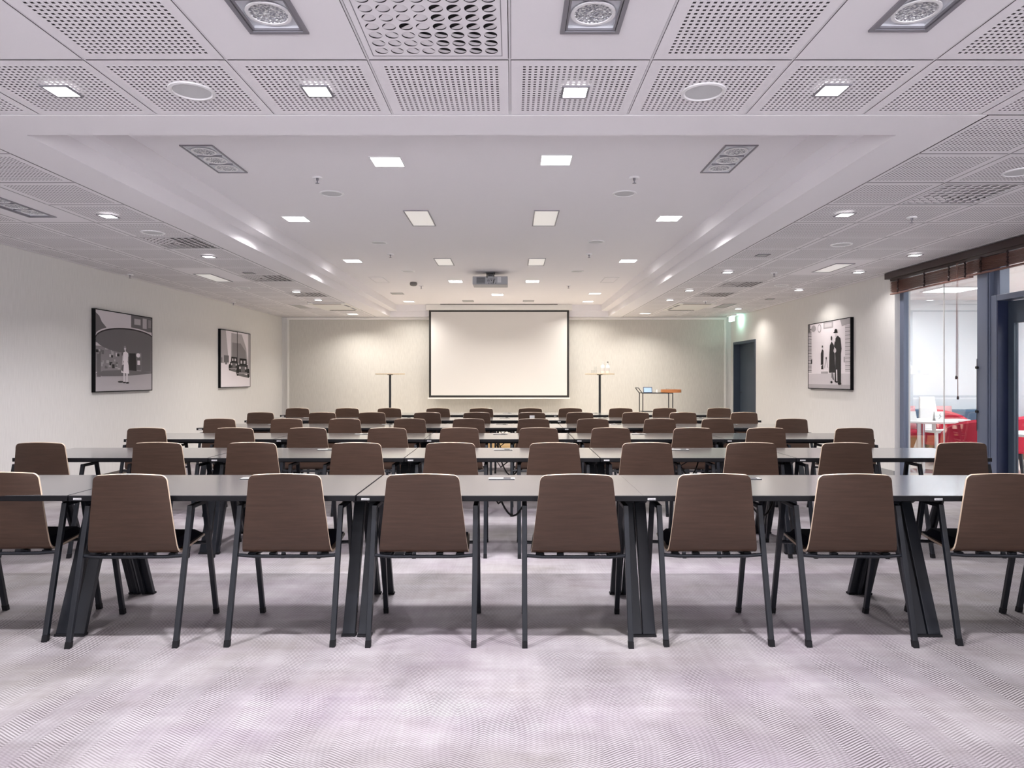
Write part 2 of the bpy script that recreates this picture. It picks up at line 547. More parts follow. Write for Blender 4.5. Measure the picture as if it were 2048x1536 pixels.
# glazed front to the room next door ----------------------------------------
GX = 5.0
b = MB(); b.box(GX - 0.035, GX + 0.03, 8.655, WY, 0, ZC - 0.04)
b.box(GX - 0.03, GX + 0.03, 7.16, 8.655, 0, 0.05)
w1_ = struct('window_1', b, 'frame_blue', bevel=0.003)
for y0, y1 in ((7.165, 7.897), (7.903, 8.655)):
    b = MB(); b.box(GX - 0.004, GX + 0.004, y0, y1, 0.05, ZC - 0.04)
    b.build('window_pane', 'window_glass', w1_)
b = MB(); b.box(GX - 0.006, GX + 0.006, 7.897, 7.903, 0.05, ZC - 0.04)
b.build('window_joint', 'trim_white', w1_)
b = MB(); b.box(4.885, 5.06, 6.985, 7.165, 0, ZC - 0.04); b.box(4.87, 4.885, 7.0, 7.15, 0, ZC - 0.04)
struct('trim_3', b, 'frame_blue', bevel=0.004)
b = MB()
b.box(4.895, 5.06, 6.90, 6.985, 0, 2.19); b.box(4.895, 5.06, 5.60, 5.72, 0, ZC - 0.04)
b.box(4.895, 5.06, 5.72, 6.90, 2.13, 2.19)
b.box(4.93, 5.03, 6.90, 6.985, 2.19, ZC - 0.04)
d2 = struct('door_2', b, 'frame_blue', bevel=0.004)
b = MB(); b.box(4.9, 5.055, 6.885, 6.902, 0.0, 2.13)
b.build('door_rebate', 'frame_blue_shaded', d2)  # jamb reveal face with its shadow in the colour
b = MB()
b.box(5.0, 5.045, 6.80, 6.88, 0.02, 2.12); b.box(5.0, 5.045, 5.74, 5.82, 0.02, 2.12)
b.box(5.0, 5.045, 5.82, 6.80, 1.90, 2.12); b.box(5.0, 5.045, 5.82, 6.80, 0.02, 0.2)
lf = b.build('door_leaf', 'door_blue', d2)
b = MB(); b.box(5.02, 5.026, 5.82, 6.80, 0.2, 1.90); b.build('door_glass', 'clear_glass', lf)
b = MB(); b.box(4.98, 4.986, 5.72, 6.90, 2.19, ZC - 0.04); b.build('transom_glass', 'clear_glass', d2)

# ================================================================= CEILING FITTINGS


def ceiling_lamp(x, y, z, s, label, lit, small=False, group=None):
    """square recessed lamp; lit: 2 bright, 1 dim, 0 off"""
    r = thing('ceiling_light', label, 'ceiling light', (x, y, z), 0, group)
    f = MB(); t = 0.010 if small else 0.009
    o_, i_ = s / 2 + t, s / 2
    for a in ((-o_, o_, -o_, -i_), (-o_, o_, i_, o_), (-o_, -i_, -i_, i_), (i_, o_, -i_, i_)):
        f.box(*a, -0.006, 0.001)
    f.build('frame', 'fixture_grey' if small or not lit else 'fixture_white', r)
    d = MB(); d.box(-i_, i_, -i_, i_, -0.003, 0.001)
    d.build('diffuser', ('lens_grey', 'lens_dim', 'lens_lit')[lit], r)
    if lit:
        L = bpy.data.lights.new('lamp', 'AREA'); L.shape = 'SQUARE'; L.size = s * 0.95
        L.energy = (LAMP_SMALL if small else LAMP_BIG) * (1 if lit == 2 else 0.6) * (0.3 if x > 4.2 else 1) * (1.3 if small and y < 4 else 1)
        L.spread = math.radians(138)
        L.color = lamp_colour(y)
        lo = bpy.data.objects.new('lamp', L); COL.objects.link(lo); lo.parent = r; lo.location = (0, 0, -0.012)
    return r


LR = ['first', 'second', 'third', 'fourth', 'fifth', 'sixth']
for (x, y, lit, lab) in (
        (-0.925, 5.07, 2, 'bright square lamp in the raised ceiling, nearest left of the middle'),
        (0.324, 5.03, 2, 'bright square lamp in the raised ceiling, nearest right of the middle'),
        (-2.18, 6.90, 2, 'bright square lamp beside the left cove, left of the nearer pair of blank panels'),
        (1.58, 6.88, 2, 'bright square lamp beside the right cove, right of the nearer pair of blank panels'),
        (-2.19, 9.39, 2, 'bright square lamp beside the left cove, level with the farther blank panels'),
        (1.595, 9.39, 2, 'bright square lamp beside the right cove, level with the farther blank panels'),
        (-0.94, 11.37, 2, 'bright square lamp just left of the ceiling projector'),
        (0.34, 11.37, 2, 'bright square lamp just right of the ceiling projector'),
        (-0.28, 13.2, 2, 'bright square lamp on its own between projector and screen'),
        (-2.17, 14.4, 1, 'dimly lit square lamp close to the screen on its left'),
        (1.60, 14.4, 1, 'dimly lit square lamp close to the screen on its right'),
        (1.58, 13.03, 1, 'dimly lit square lamp one step in front of the one right of the screen'),
        (-2.19, 13.03, 0, 'dark unlit square lamp behind the smoke detector'),
        (-0.92, 14.3, 0, 'dark unlit square lamp right before the screen housing, left one'),
        (0.345, 14.3, 0, 'dark unlit square lamp right before the screen housing, right one')):
    ceiling_lamp(x, y, ZR, 0.215, lab, lit, False, 'square lamps in the raised ceiling')
for (x, y, lit, lab) in (
        (-2.11, 3.20, 2, 'small bright spot in the nearest perforated row, leftmost of four'),
        (-0.912, 3.20, 2, 'small bright spot in the nearest perforated row, second of four from the left'),
        (0.296, 3.21, 2, 'small bright spot in the nearest perforated row, third of four from the left'),
        (1.494, 3.19, 2, 'small bright spot in the nearest perforated row, rightmost of four'),
        (2.745, 5.63, 2, 'small bright spot right of the cove, the nearest of its line'),
        (2.75, 7.49, 0, 'small unlit spot right of the cove'),
        (2.75, 8.70, 2, 'small bright spot right of the cove, second lit one of its line'),
        (2.74, 10.55, 2, 'small bright spot right of the cove, third lit one of its line'),
        (2.74, 11.85, 2, 'small bright spot right of the cove, the farthest lit one by the cassette'),
        (4.42, 7.49, 2, 'small bright spot by the right wall, over the window blind'),
        (4.42, 8.70, 2, 'small bright spot by the right wall, at the end of the glass'),
        (4.41, 10.5, 2, 'small bright spot by the right wall, over the framed couple picture'),
        (4.42, 11.7, 0, 'small unlit spot by the right wall'),
        (4.42, 13.35, 2, 'small bright spot by the right wall, near the dark door'),
        (-3.36, 5.68, 2, 'small bright spot left of the cove, the nearest of its line'),
        (-3.37, 7.59, 2, 'small bright spot left of the cove, second of its line'),
        (-3.38, 8.78, 0, 'small unlit spot left of the cove'),
        (-3.38, 10.70, 2, 'small bright spot left of the cove, third lit one of its line'),
        (-3.36, 11.84, 2, 'small bright spot left of the cove, farthest one by the cassette')):
    ceiling_lamp(x, y, ZC, 0.108, lab, lit, True, 'small spots in the perforated ceiling')
ceiling_lamp(-3.37, 14.45, ZC, 0.2, 'dimly lit square lamp close to the back wall on the left', 1, False)
ceiling_lamp(2.79, 14.3, ZC, 0.2, 'dimly lit square lamp close to the back wall on the right', 1, False)


def blank_panel(x, y, z, sx, sy, label, m_='lens_faint', fr='fixture_grey', grp=None):
    r = thing('ceiling_panel', label, 'ceiling panel', (x, y, z), 0, grp)
    f = MB(); t = 0.011
    X1, Y1 = sx / 2, sy / 2
    for a in ((-X1, X1, -Y1, -Y1 + t), (-X1, X1, Y1 - t, Y1), (-X1, -X1 + t, -Y1 + t, Y1 - t), (X1 - t, X1, -Y1 + t, Y1 - t)):
        f.box(*a, -0.007, 0.001)
    f.build('frame', fr, r)
    d = MB(); d.box(-X1 + t, X1 - t, -Y1 + t, Y1 - t, -0.003, 0.001); d.build('diffuser', m_, r)


blank_panel(-0.925, 6.88, ZR, 0.245, 0.66, 'faintly glowing cream panel light in the raised ceiling, nearer pair, left')
blank_panel(0.334, 6.88, ZR, 0.245, 0.66, 'faintly glowing cream panel light in the raised ceiling, nearer pair, right')
blank_panel(-0.94, 9.47, ZR, 0.235, 0.58, 'faintly glowing cream panel light in the raised ceiling, farther pair, left')
blank_panel(0.34, 9.47, ZR, 0.235, 0.58, 'faintly glowing cream panel light in the raised ceiling, farther pair, right')
blank_panel(-2.18, 11.2, ZR, 0.23, 0.6, 'flush white access panel beside the left cove', 'ceiling_white', 'grid_white')
blank_panel(1.60, 11.2, ZR, 0.23, 0.6, 'flush white access panel beside the right cove', 'ceiling_white', 'grid_white')
blank_panel(-4.02, 9.2, ZC, 0.23, 0.72, 'faintly glowing cream panel light over the left wall, nearer one')
blank_panel(-4.0, 12.9, ZC, 0.23, 0.7, 'unlit panel light over the left wall, farther one', 'lens_grey', 'grid_white')
blank_panel(3.93, 8.37, ZC, 0.23, 0.66, 'faintly glowing pale panel light near the right wall, nearer one', 'lens_faint')
blank_panel(3.98, 12.8, ZC, 0.23, 0.7, 'unlit pale panel light near the right wall, farther one', 'lens_grey', 'fixture_grey')


def reflector_fitting(x, y, z, label, recessed=True):
    r = thing('reflector_fitting', label, 'ceiling light', (x, y, z), 0, 'three-cup ceiling fittings')
    X1, Y1 = 0.115, 0.315
    f = MB()
    for t0, t1, za, zb, mi in ([(0, 0.011, -0.007, 0.002, 0), (0.0112, 0.027, -0.002, 0.0, 1)] if not recessed else [(0, 0.017, -0.007, 0.002, 0), (0.0172, 0.020, -0.002, 0.004, 1), (0.0202, 0.027, -0.003, 0.004, 0)]):
        a, c = X1 - t0, Y1 - t0
        a2, c2 = X1 - t1, Y1 - t1
        f.box(-a, a, -c, -c2, za, zb, mi); f.box(-a, a, c2, c, za, zb, mi)
        f.box(-a, -a2, -c2, c2, za, zb, mi); f.box(a2, a, -c2, c2, za, zb, mi)
    f.build('frame', ['fixture_grey', 'fixture_black' if recessed else 'fixture_inner'], r)
    d0 = 0.014 if recessed else 0.0
    a, c = X1 - 0.0265, Y1 - 0.0265
    f = MB()
    f.face([(-a, -c, d0), (-a, c, d0), (a, c, d0), (a, -c, d0)])
    if recessed:
        for p, q in (((-a, -c), (a, -c)), ((a, -c), (a, c)), ((a, c), (-a, c)), ((-a, c), (-a, -c))):
            f.face([(*p, 0), (*q, 0), (*q, d0), (*p, d0)])
    f.build('housing', 'fixture_inner', r)
    for k in (-1, 0, 1):
        cy = k * 0.192
        cb = MB()
        cb.lathe([(0.083, d0 - 0.004), (0.083, d0 - 0.009), (0.071, d0 - 0.009), (0.069, d0 - 0.004)], 32, (0, cy, 0), caps=False)
        cup = cb.build('cup_ring', 'fixture_white', r, smooth=True)
        cb = MB()
        n, rings = 32, 7
        prof = [(0.069 * (1 - q / rings) + 0.002, d0 - 0.006 + 0.0045 * math.sin(q / rings * PI / 2)) for q in range(rings + 1)]
        cb.lathe(prof, n, (0, cy, 0), caps=False)
        L = len(cb.v) - n
        cb.f.append(tuple(L + q for q in range(n))); cb.m.append(0)
        cb.build('reflector', 'chrome_facet', cup, smooth=True)
    for k in (-0.096, 0.096):
        f = MB(); f.box(-a, a, k - 0.002, k + 0.002, d0 - 0.01, d0); f.build('divider', 'fixture_grey', r)
    return r


for (x, y), lab in zip(REFL, ('unlit three-cup fitting at the top edge, left of the air diffuser',
                              'unlit three-cup fitting at the top edge, right of the air diffuser',
                              'unlit three-cup fitting at the top edge, far right over the perforated row',
                              'unlit three-cup fitting in the low ceiling by the left wall')):
    reflector_fitting(x, y, ZC, lab)
reflector_fitting(-2.18, 5.02, ZR - 0.001, 'unlit three-cup fitting in the raised ceiling beside the left cove', False)
reflector_fitting(1.585, 5.02, ZR - 0.001, 'unlit three-cup fitting in the raised ceiling beside the right cove', False)


def round_speaker(x, y, z, label):
    r = thing('ceiling_speaker', label, 'speaker', (x, y, z), 0, 'round ceiling speakers')
    f = MB(); f.lathe([(0.104, 0.001), (0.103, -0.006), (0.090, -0.008), (0.084, -0.003)], 36, caps=False)
    f.build('rim', 'fixture_white', r, smooth=True)
    f = MB(); f.lathe([(0.085, -0.003), (0.05, -0.004), (0.01, -0.004)], 36, caps=False)
    f.face([(0.01 * math.cos(t), -0.01 * math.sin(t), -0.004) for t in [2 * PI * q / 36 for q in range(36)]])
    f.build('grille', 'speaker_mesh', r, smooth=True)


for x, y, z, lab in ((-1.50, 3.20, ZC, 'round speaker in the nearest perforated row, left'), (0.90, 3.21, ZC, 'round speaker in the nearest perforated row, right'),
                     (-1.57, 5.95, ZR, 'round speaker in the raised ceiling, nearest pair, left'), (0.98, 5.95, ZR, 'round speaker in the raised ceiling, nearest pair, right'),
                     (-1.585, 8.12, ZR, 'round speaker in the raised ceiling, middle pair, left'), (0.99, 8.07, ZR, 'round speaker in the raised ceiling, middle pair, right'),
                     (-1.57, 10.3, ZR, 'round speaker in the raised ceiling, far pair, left'), (0.98, 10.3, ZR, 'round speaker in the raised ceiling, far pair, right'),
                     (3.32, 4.46, ZC, 'round speaker in the right low ceiling, at the edge of view'), (3.33, 6.90, ZC, 'round speaker in the right low ceiling, beyond the near diffuser'),
                     (3.93, 9.95, ZC, 'round speaker in the right low ceiling, the farthest one'),
                     (-3.33, 6.33, ZC, 'round speaker in the left low ceiling, before the near diffuser'), (-4.02, 10.2, ZC, 'round speaker in the left low ceiling, the farther one')):
    round_speaker(x, y, z, lab)


def sprinkler(x, y, z, label):
    r = thing('sprinkler', label, 'sprinkler', (x, y, z), 0, 'ceiling sprinklers')
    f = MB(); f.lathe([(0.040, 0.0), (0.041, -0.008), (0.034, -0.014), (0.018, -0.006)], 24, caps=False)
    f.build('rose', 'fixture_white', r, smooth=True)
    f = MB(); f.lathe([(0.011, -0.002), (0.010, -0.025), (0.005, -0.028), (0.004, -0.046), (0.016, -0.047), (0.016, -0.050), (0.004, -0.052)], 12)
    f.build('nozzle', 'fixture_grey', r, smooth=True)


for x, y, z, lab in ((-1.56, 5.47, ZR, 'sprinkler before the nearest left speaker in the raised ceiling'), (0.98, 5.47, ZR, 'sprinkler before the nearest right speaker in the raised ceiling'),
                     (-1.577, 8.86, ZR, 'sprinkler behind the middle left speaker in the raised ceiling'), (1.0, 8.86, ZR, 'sprinkler behind the middle right speaker in the raised ceiling'),
                     (-1.59, 11.95, ZR, 'sprinkler behind the smoke detector'), (0.985, 11.9, ZR, 'sprinkler far right of the projector in the raised ceiling'),
                     (3.35, 5.72, ZC, 'sprinkler in the right low ceiling behind the near diffuser'), (3.36, 8.75, ZC, 'sprinkler in the right low ceiling before the middle diffuser'),
                     (3.40, 12.0, ZC, 'sprinkler in the right low ceiling by the cassette'), (-4.98, 8.9, ZC, 'sprinkler where left wall meets ceiling, over the canopy picture'),
                     (-4.98, 12.2, ZC, 'sprinkler where left wall meets ceiling, beyond the car picture')):
    sprinkler(x, y, z, lab)
f = MB(); f.lathe([(0.055, 0), (0.055, -0.012), (0.062, -0.014), (0.060, -0.045), (0.045, -0.060), (0.01, -0.066)], 28)
o = tag(f.build('smoke_detector', 'detector_grey', smooth=True, loc=(-1.66, 11.5, ZR)), 'dark grey round smoke detector on the raised ceiling', 'smoke detector')


def air_diffuser(i, k, label, full):
    cx, cy = X0 + (i + 0.5) * PX, Y0 + (k + 0.5) * PY
    r = thing('air_diffuser', label, 'air vent', (cx, cy, ZC), 0, 'nozzle air diffusers')
    H = 0.293
    N, pit, rad = 8, 0.0645, (0.0262 if full else 0.0295)
    n = 20
    p = MB()
    e = N * pit / 2
    p.sheet(-H, H, -H - 0.003, H + 0.003, 0, [(-e, e, -e, e)])
    for a in range(N):
        for c in range(N):
            ox, oy = (a - (N - 1) / 2) * pit, (c - (N - 1) / 2) * pit
            for q in range(n):
                t0, t1 = 2 * PI * q / n + PI / 4, 2 * PI * (q + 1) / n + PI / 4
                def sq(t):
                    x_, y_ = math.cos(t), math.sin(t); s_ = pit / 2 / max(abs(x_), abs(y_)); return (ox + x_ * s_, oy + y_ * s_, 0)
                p.face([sq(t1), sq(t0), (ox + rad * math.cos(t0), oy + rad * math.sin(t0), 0), (ox + rad * math.cos(t1), oy + rad * math.sin(t1), 0)])
    p.build('panel', 'ceiling_white', r)
    w = MB(); E = e + 0.012
    for a in ((-E, E, -E, -E + 0.003), (-E, E, E - 0.003, E), (-E, -E + 0.003, -E, E), (E - 0.003, E, -E, E)):
        w.box(*a, -0.0012, 0.0)
    w.build('panel_groove', 'fixture_grey', r)
    d = MB(); d.box(-H, H, -H, H, 0.0125, 0.016); d.build('duct_plate', 'fixture_black', r)
    protos = {}

    def seg(mb, ox, oy, ang, cut):
        R = rad * 0.985
        c_ = math.acos(max(-1, min(1, cut)))
        pts = [(R * math.cos(t), R * math.sin(t)) for t in [c_ + (2 * PI - 2 * c_) * q / 18 for q in range(19)]]
        ca, sa = math.cos(ang), math.sin(ang)
        P = []
        for x_, y_ in pts:
            zt = 0.0045 - 0.006 * (x_ / R + 1) * 0.5
            P.append((ox + x_ * ca - y_ * sa, oy + x_ * sa + y_ * ca, zt))
        mb.face(P[::-1])
        mb.face([(q_[0], q_[1], q_[2] + 0.002) for q_ in P])
    allm = MB()
    for a in range(N):
        for c in range(N):
            ox, oy = (a - (N - 1) / 2) * pit, (c - (N - 1) / 2) * pit
            closed = (a < 4 and not (c == 4 and a == 2)) and not (c in (5,) and a == 3)
            if c < 5:
                ang = math.radians(-90 - 38 if not closed else -90 - 55)
            else:
                ang = math.radians(-90 + 22 if not closed else -90 + 52)
            cut = (0.74 if closed else 0.02) if full else (0.55 if closed else -0.55)
            if full:
                key = (ang, cut)
                if key not in protos:
                    mb = MB(); seg(mb, 0, 0, ang, cut)
                    protos[key] = mb.build('nozzle', 'ceiling_white', r, loc=(ox, oy, 0))
                else:
                    q = protos[key].copy(); q.location = (ox, oy, 0); COL.objects.link(q); q.parent = r
            else:
                seg(allm, ox, oy, ang, cut)
    if not full:
        allm.build('nozzle_field', 'ceiling_white', r)
    return r


for (i, k), lab in zip(grille_cells, ('square air diffuser with round nozzles at the top edge, nearest the viewer',
                                      'square air diffuser in the right low ceiling, the nearest there', 'square air diffuser in the left low ceiling, the nearest there',
                                      'square air diffuser in the left low ceiling, the middle one', 'square air diffuser in the left low ceiling, the farthest, by the cassette',
                                      'square air diffuser in the right low ceiling, the middle one', 'square air diffuser in the right low ceiling, the farthest, by the cassette')):
    air_diffuser(i, k, lab, (i, k) in ((-1, -1), (5, 3)))


def cassette(x, y, label, flip):
    r = thing('air_cassette', label, 'air conditioner', (x, y, ZC), 0, 'ceiling air cassettes')
    f = MB(); f.box(-0.34, 0.34, -0.62, 0.62, -0.022, 0.0); f.build('cover', 'trim_white', r, bevel=0.006)
    for a in ((-0.25, 0.25, -0.605, -0.545), (-0.25, 0.25, 0.545, 0.605)):
        f = MB(); f.box(*a, -0.026, -0.02); f.build('outlet', 'fixture_black', r)
    for yy in (-0.25, 0.25):
        f = MB(); xx = 0.29 * flip; f.box(xx - 0.025, xx + 0.025, yy - 0.17, yy + 0.17, -0.026, -0.02); f.build('outlet', 'fixture_grey', r)


cassette(-3.33, 12.86, 'flat ceiling air cassette with dark slots over the left end of the last row', 1)
cassette(3.33, 12.86, 'flat ceiling air cassette with dark slots over the right end of the last row', -1)

# projector ------------------------------------------------------------
pj = thing('projector', 'grey ceiling projector hanging in the middle of the raised ceiling', 'projector', (-0.33, 10.3, 2.759))
f = MB(); f.box(-0.265, 0.265, 0, 0.36, 0.0, 0.125); f.build('body', 'projector_grey', pj, bevel=0.008)
f = MB()
for q in range(9):
    f.box(-0.205, -0.075, -0.004, 0.002, 0.018 + q * 0.0105, 0.0235 + q * 0.0105)
f.build('vent', 'projector_dark', pj)
f = MB(); f.box(0.11, 0.165, -0.003, 0.002, 0.03, 0.115); f.build('side_cover', 'speaker_mesh', pj)
f = MB()
for px, pz in ((-0.035, 0.055), (-0.015, 0.055), (0.02, 0.06), (-0.03, 0.08), (0.0, 0.082), (0.025, 0.082), (0.07, 0.08), (-0.02, 0.02), (0.015, 0.02), (0.045, 0.02), (0.085, 0.02), (0.06, 0.055)):
    f.box(px - 0.007, px + 0.007, -0.004, 0.002, pz - 0.006, pz + 0.006)
f.build('port_panel', 'projector_dark', pj)
f = MB(); f.lathe([(0.05, 0), (0.05, 0.05)], 20, (0.1, 0.36, 0.06)); f = MB()
f.tube([(0.12, 0.355, 0.06), (0.12, 0.40, 0.06)], 0.045, 20); f.build('lens', 'projector_dark', pj, smooth=True)
f = MB(); f.box(-0.06, 0.06, 0.08, 0.26, 0.125, 0.15); f.box(-0.035, 0.035, 0.12, 0.22, 0.15, 0.185); f.box(-0.07, 0.07, 0.08, 0.26, 0.185, 0.2008)
f.build('ceiling_mount', 'projector_dark', pj, bevel=0.003)
f = MB(); f.tube([(-0.045, -0.002, 0.10), (-0.05, -0.03, 0.13), (-0.03, -0.01, 0.16), (0.0, 0.07, 0.18)], 0.006)
f.tube([(0.045, -0.004, 0.02), (0.055, -0.03, 0.06), (0.06, -0.02, 0.13), (0.03, 0.06, 0.17)], 0.005)
f.build('cable', 'cable_black', pj, smooth=True)

# projection screen ------------------------------------------------------
sc = thing('projection_screen', 'large white pull-down projection screen with black border on the back wall', 'projection screen', (-0.285, 14.985, 0.917))
f = MB(); f.box(-1.60, 1.60, -0.07, 0.05, 1.915, 2.04); f.build('housing', 'trim_white', sc, bevel=0.01)
W, Hh, t = 1.538, 1.925, 0.047
f = MB(); f.box(-W + t, W - t, -0.003, 0.001, t, Hh - t); f.build('cloth', 'screen_cloth', sc)
f = MB()
for a in ((-W, W, 0, t), (-W, W, Hh - t, Hh), (-W, -W + t, t, Hh - t), (W - t, W, t, Hh - t)):
    f.box(a[0], a[1], -0.0035, 0.001, a[2], a[3])
f.build('border', 'screen_black', sc)
f = MB(); f.box(-W - 0.02, W + 0.02, -0.012, 0.012, -0.03, 0.0); f.build('bottom_bar', 'trim_white', sc)
f = MB(); f.box(-1.28, 1.28, -0.10, -0.072, 2.028, 2.041); f.build('slot_lip', 'baseboard_brown', sc)

# exit sign
ex = thing('exit_sign', 'small glowing pale green sign hanging at the back right corner over the door', 'sign', (4.70, 14.6, 2.60))
f = MB(); f.box(-0.02, 0.02, -0.13, 0.13, -0.045, 0.06); f.build('sign_panel', 'exit_green', ex)
f = MB(); f.box(-0.05, 0.05, -0.16, 0.16, 0.06, 0.0995); f.build('sign_housing', 'fixture_white', ex)
L = bpy.data.lights.new('sign_glow', 'POINT'); L.energy = 1.3; L.color = (0.5, 1.0, 0.8); L.shadow_soft_size = 0.05
lo = bpy.data.objects.new('sign_glow', L); COL.objects.link(lo); lo.parent = ex; lo.location = (0.09, 0, -0.02)

# ================================================================= STAGE AND THINGS ON IT
f = MB(); f.box(-3.7, 3.8, 12.8, YB - 0.06, 0, 0.31)
stg = tag(f.build('stage_platform', 'stage_wood'), 'low platform with tan wooden front along the back wall', 'stage')
f = MB(); f.box(-3.72, 3.82, 12.78, YB - 0.06, 0.31, 0.33); f.build('deck', 'stage_top', stg)
ZST = 0.33


def bar_table(x, y, label):
    r = thing('bar_table', label, 'bar table', (x, y, ZST), 0, 'high round bar tables on the platform')
    f = MB(); f.lathe([(0.293, 1.088), (0.303, 1.094), (0.303, 1.104), (0.298, 1.108)], 48); f.build('table_top', 'oak_pale', r, smooth=True)
    f = MB(); f.lathe([(0.024, 0.012), (0.022, 1.075), (0.06, 1.08), (0.06, 1.088)], 20); f.build('column', 'steel_black', r, smooth=True)
    f = MB(); f.lathe([(0.23, 0), (0.23, 0.008), (0.03, 0.014)], 32); f.build('foot_plate', 'steel_black', r, smooth=True)


bar_table(-2.50, 14.0, 'empty high round bar table standing left of the screen')
bar_table(1.80, 14.0, 'high round bar table with bottles standing right of the screen')
ZT = ZST + 1.108


def bottle(x, y, label, cap):
    r = thing('water_bottle', label, 'bottle', (x, y, ZT), 0, 'bottles on the right bar table')
    f = MB(); f.lathe([(0.040, 0), (0.044, 0.006), (0.044, 0.13), (0.036, 0.155), (0.017, 0.175), (0.015, 0.215), (0.018, 0.22)], 20); f.build('bottle_body', 'ceramic_white', r, smooth=True)
    f = MB(); f.lathe([(0.0445, 0.05), (0.0445, 0.11)], 20, caps=False); f.build('bottle_label', 'speaker_mesh', r, smooth=True)
    f = MB(); f.lathe([(0.014, 0.22), (0.017, 0.224), (0.016, 0.243)], 14); f.build('stopper', cap, r, smooth=True)


bottle(1.855, 13.96, 'white water bottle on the bar table, the left of two', 'ceramic_white')
bottle(1.96, 13.98, 'white water bottle with dark stopper on the bar table, the right of two', 'detector_grey')
for q, (x, y) in enumerate(((1.70, 13.92), (1.655, 14.02))):
    for lv in range(2 - q):
        f = MB(); f.lathe([(0.026, 0.0), (0.033, 0.068), (0.031, 0.068), (0.024, 0.004)], 18, caps=False)
        f.face([(0.026 * math.cos(t), 0.026 * math.sin(t), 0.002) for t in [2 * PI * a / 18 for a in range(18)]])
        o = f.build('drinking_glass', 'clear_glass', smooth=True, loc=(x, y, ZT + lv * 0.072))
        tag(o, ('lower drinking glass of the stack of two left of the bottles', 'upper drinking glass of the stack of two left of the bottles')[lv] if q == 0
            else 'single drinking glass at the left rim of the bar table', 'glass', 'glasses on the bar table')

# serving trolley
tr = thing('serving_trolley', 'thin black serving trolley on the platform beside the dark door', 'trolley', (2.925, 13.88, ZST))
f = MB(); f.box(-0.305, 0.305, -0.185, 0.185, 0.704, 0.72); f.build('upper_shelf', 'steel_black', tr)
f = MB(); f.box(-0.305, 0.305, -0.185, 0.185, 0.33, 0.343); f.build('lower_shelf', 'steel_black', tr)
for sx_ in (-1, 1):
    for sy_ in (-1, 1):
        f = MB(); f.box(sx_ * 0.3 - 0.008, sx_ * 0.3 + 0.008, sy_ * 0.18 - 0.008, sy_ * 0.18 + 0.008, 0.05, 0.72); f.build('post', 'steel_black', tr)
        f = MB(); f.tube([(sx_ * 0.3 - 0.01, sy_ * 0.18, 0.026), (sx_ * 0.3 + 0.01, sy_ * 0.18, 0.026)], 0.026, 14); f.build('caster', 'steel_cap', tr, smooth=True)
f = MB(); f.tube([(-0.3, -0.18, 0.70), (-0.385, -0.18, 0.815), (-0.385, 0.18, 0.815), (-0.3, 0.18, 0.70)], 0.008); f.build('handle', 'steel_black', tr, smooth=True)
ZTR = ZST + 0.72
tb = thing('tablet', 'small tablet with light blue screen leaning on the trolley', 'tablet', (2.735, 13.74, ZTR))
f = MB(); f.hexa([(-0.09, 0, 0), (0.09, 0, 0), (0.09, 0.008, 0), (-0.09, 0.008, 0)], [(-0.09, 0.03, 0.112), (0.09, 0.03, 0.112), (0.09, 0.038, 0.112), (-0.09, 0.038, 0.112)]); f.build('case', 'tablet_blue', tb)
f = MB(); f.face([(-0.078, 0.0025, 0.012), (0.078, 0.0025, 0.012), (0.078, 0.0258, 0.1), (-0.078, 0.0258, 0.1)]); f.build('display', 'tablet_screen', tb)
f = MB(); f.hexa([(-0.03, 0.06, 0), (0.03, 0.06, 0), (0.03, 0.066, 0), (-0.03, 0.066, 0)], [(-0.03, 0.034, 0.09), (0.03, 0.034, 0.09), (0.03, 0.04, 0.09), (-0.03, 0.04, 0.09)]); f.build('stand', 'tablet_blue', tb)
f = MB(); f.lathe([(0.024, 0), (0.027, 0.01), (0.02, 0.045), (0.008, 0.06), (0.006, 0.072)], 16)
tag(f.build('sugar_shaker', 'ceramic_white', smooth=True, loc=(2.92, 13.75, ZTR)), 'small pale shaker between tablet and orange tray', 'shaker')
ty = thing('round_tray', 'round orange wooden tray lying on the right end of the trolley', 'tray', (3.225, 13.85, ZTR))
f = MB(); f.lathe([(0.195, 0), (0.205, 0.006), (0.205, 0.062), (0.196, 0.062), (0.194, 0.012), (0.01, 0.010)], 40, caps=False)
f.face([(0.195 * math.cos(t), -0.195 * math.sin(t), 0.0) for t in [2 * PI * a / 40 for a in range(40)]])
f.face([(0.01 * math.cos(t), 0.01 * math.sin(t), 0.010) for t in [2 * PI * a / 40 for a in range(40)]])
f.build('tray_body', 'tray_orange', ty, smooth=True)
f = MB(); f.lathe([(0.04, 0.0), (0.045, 0.05), (0.02, 0.10), (0.022, 0.16)], 20); tag(f.build('carafe', 'clear_glass', smooth=True, loc=(3.26, 13.86, ZTR + 0.012)), 'clear glass carafe on the orange tray', 'carafe')
f = MB(); f.lathe([(0.028, 0.0), (0.034, 0.08), (0.032, 0.08), (0.026, 0.006)], 18, caps=False)
f.face([(0.027 * math.cos(t), 0.027 * math.sin(t), 0.003) for t in [2 * PI * a / 18 for a in range(18)]])
tag(f.build('drinking_glass', 'clear_glass', smooth=True, loc=(3.15, 13.82, ZTR + 0.012)), 'clear tumbler left of the carafe on the tray', 'glass')

# ================================================================= CHAIRS


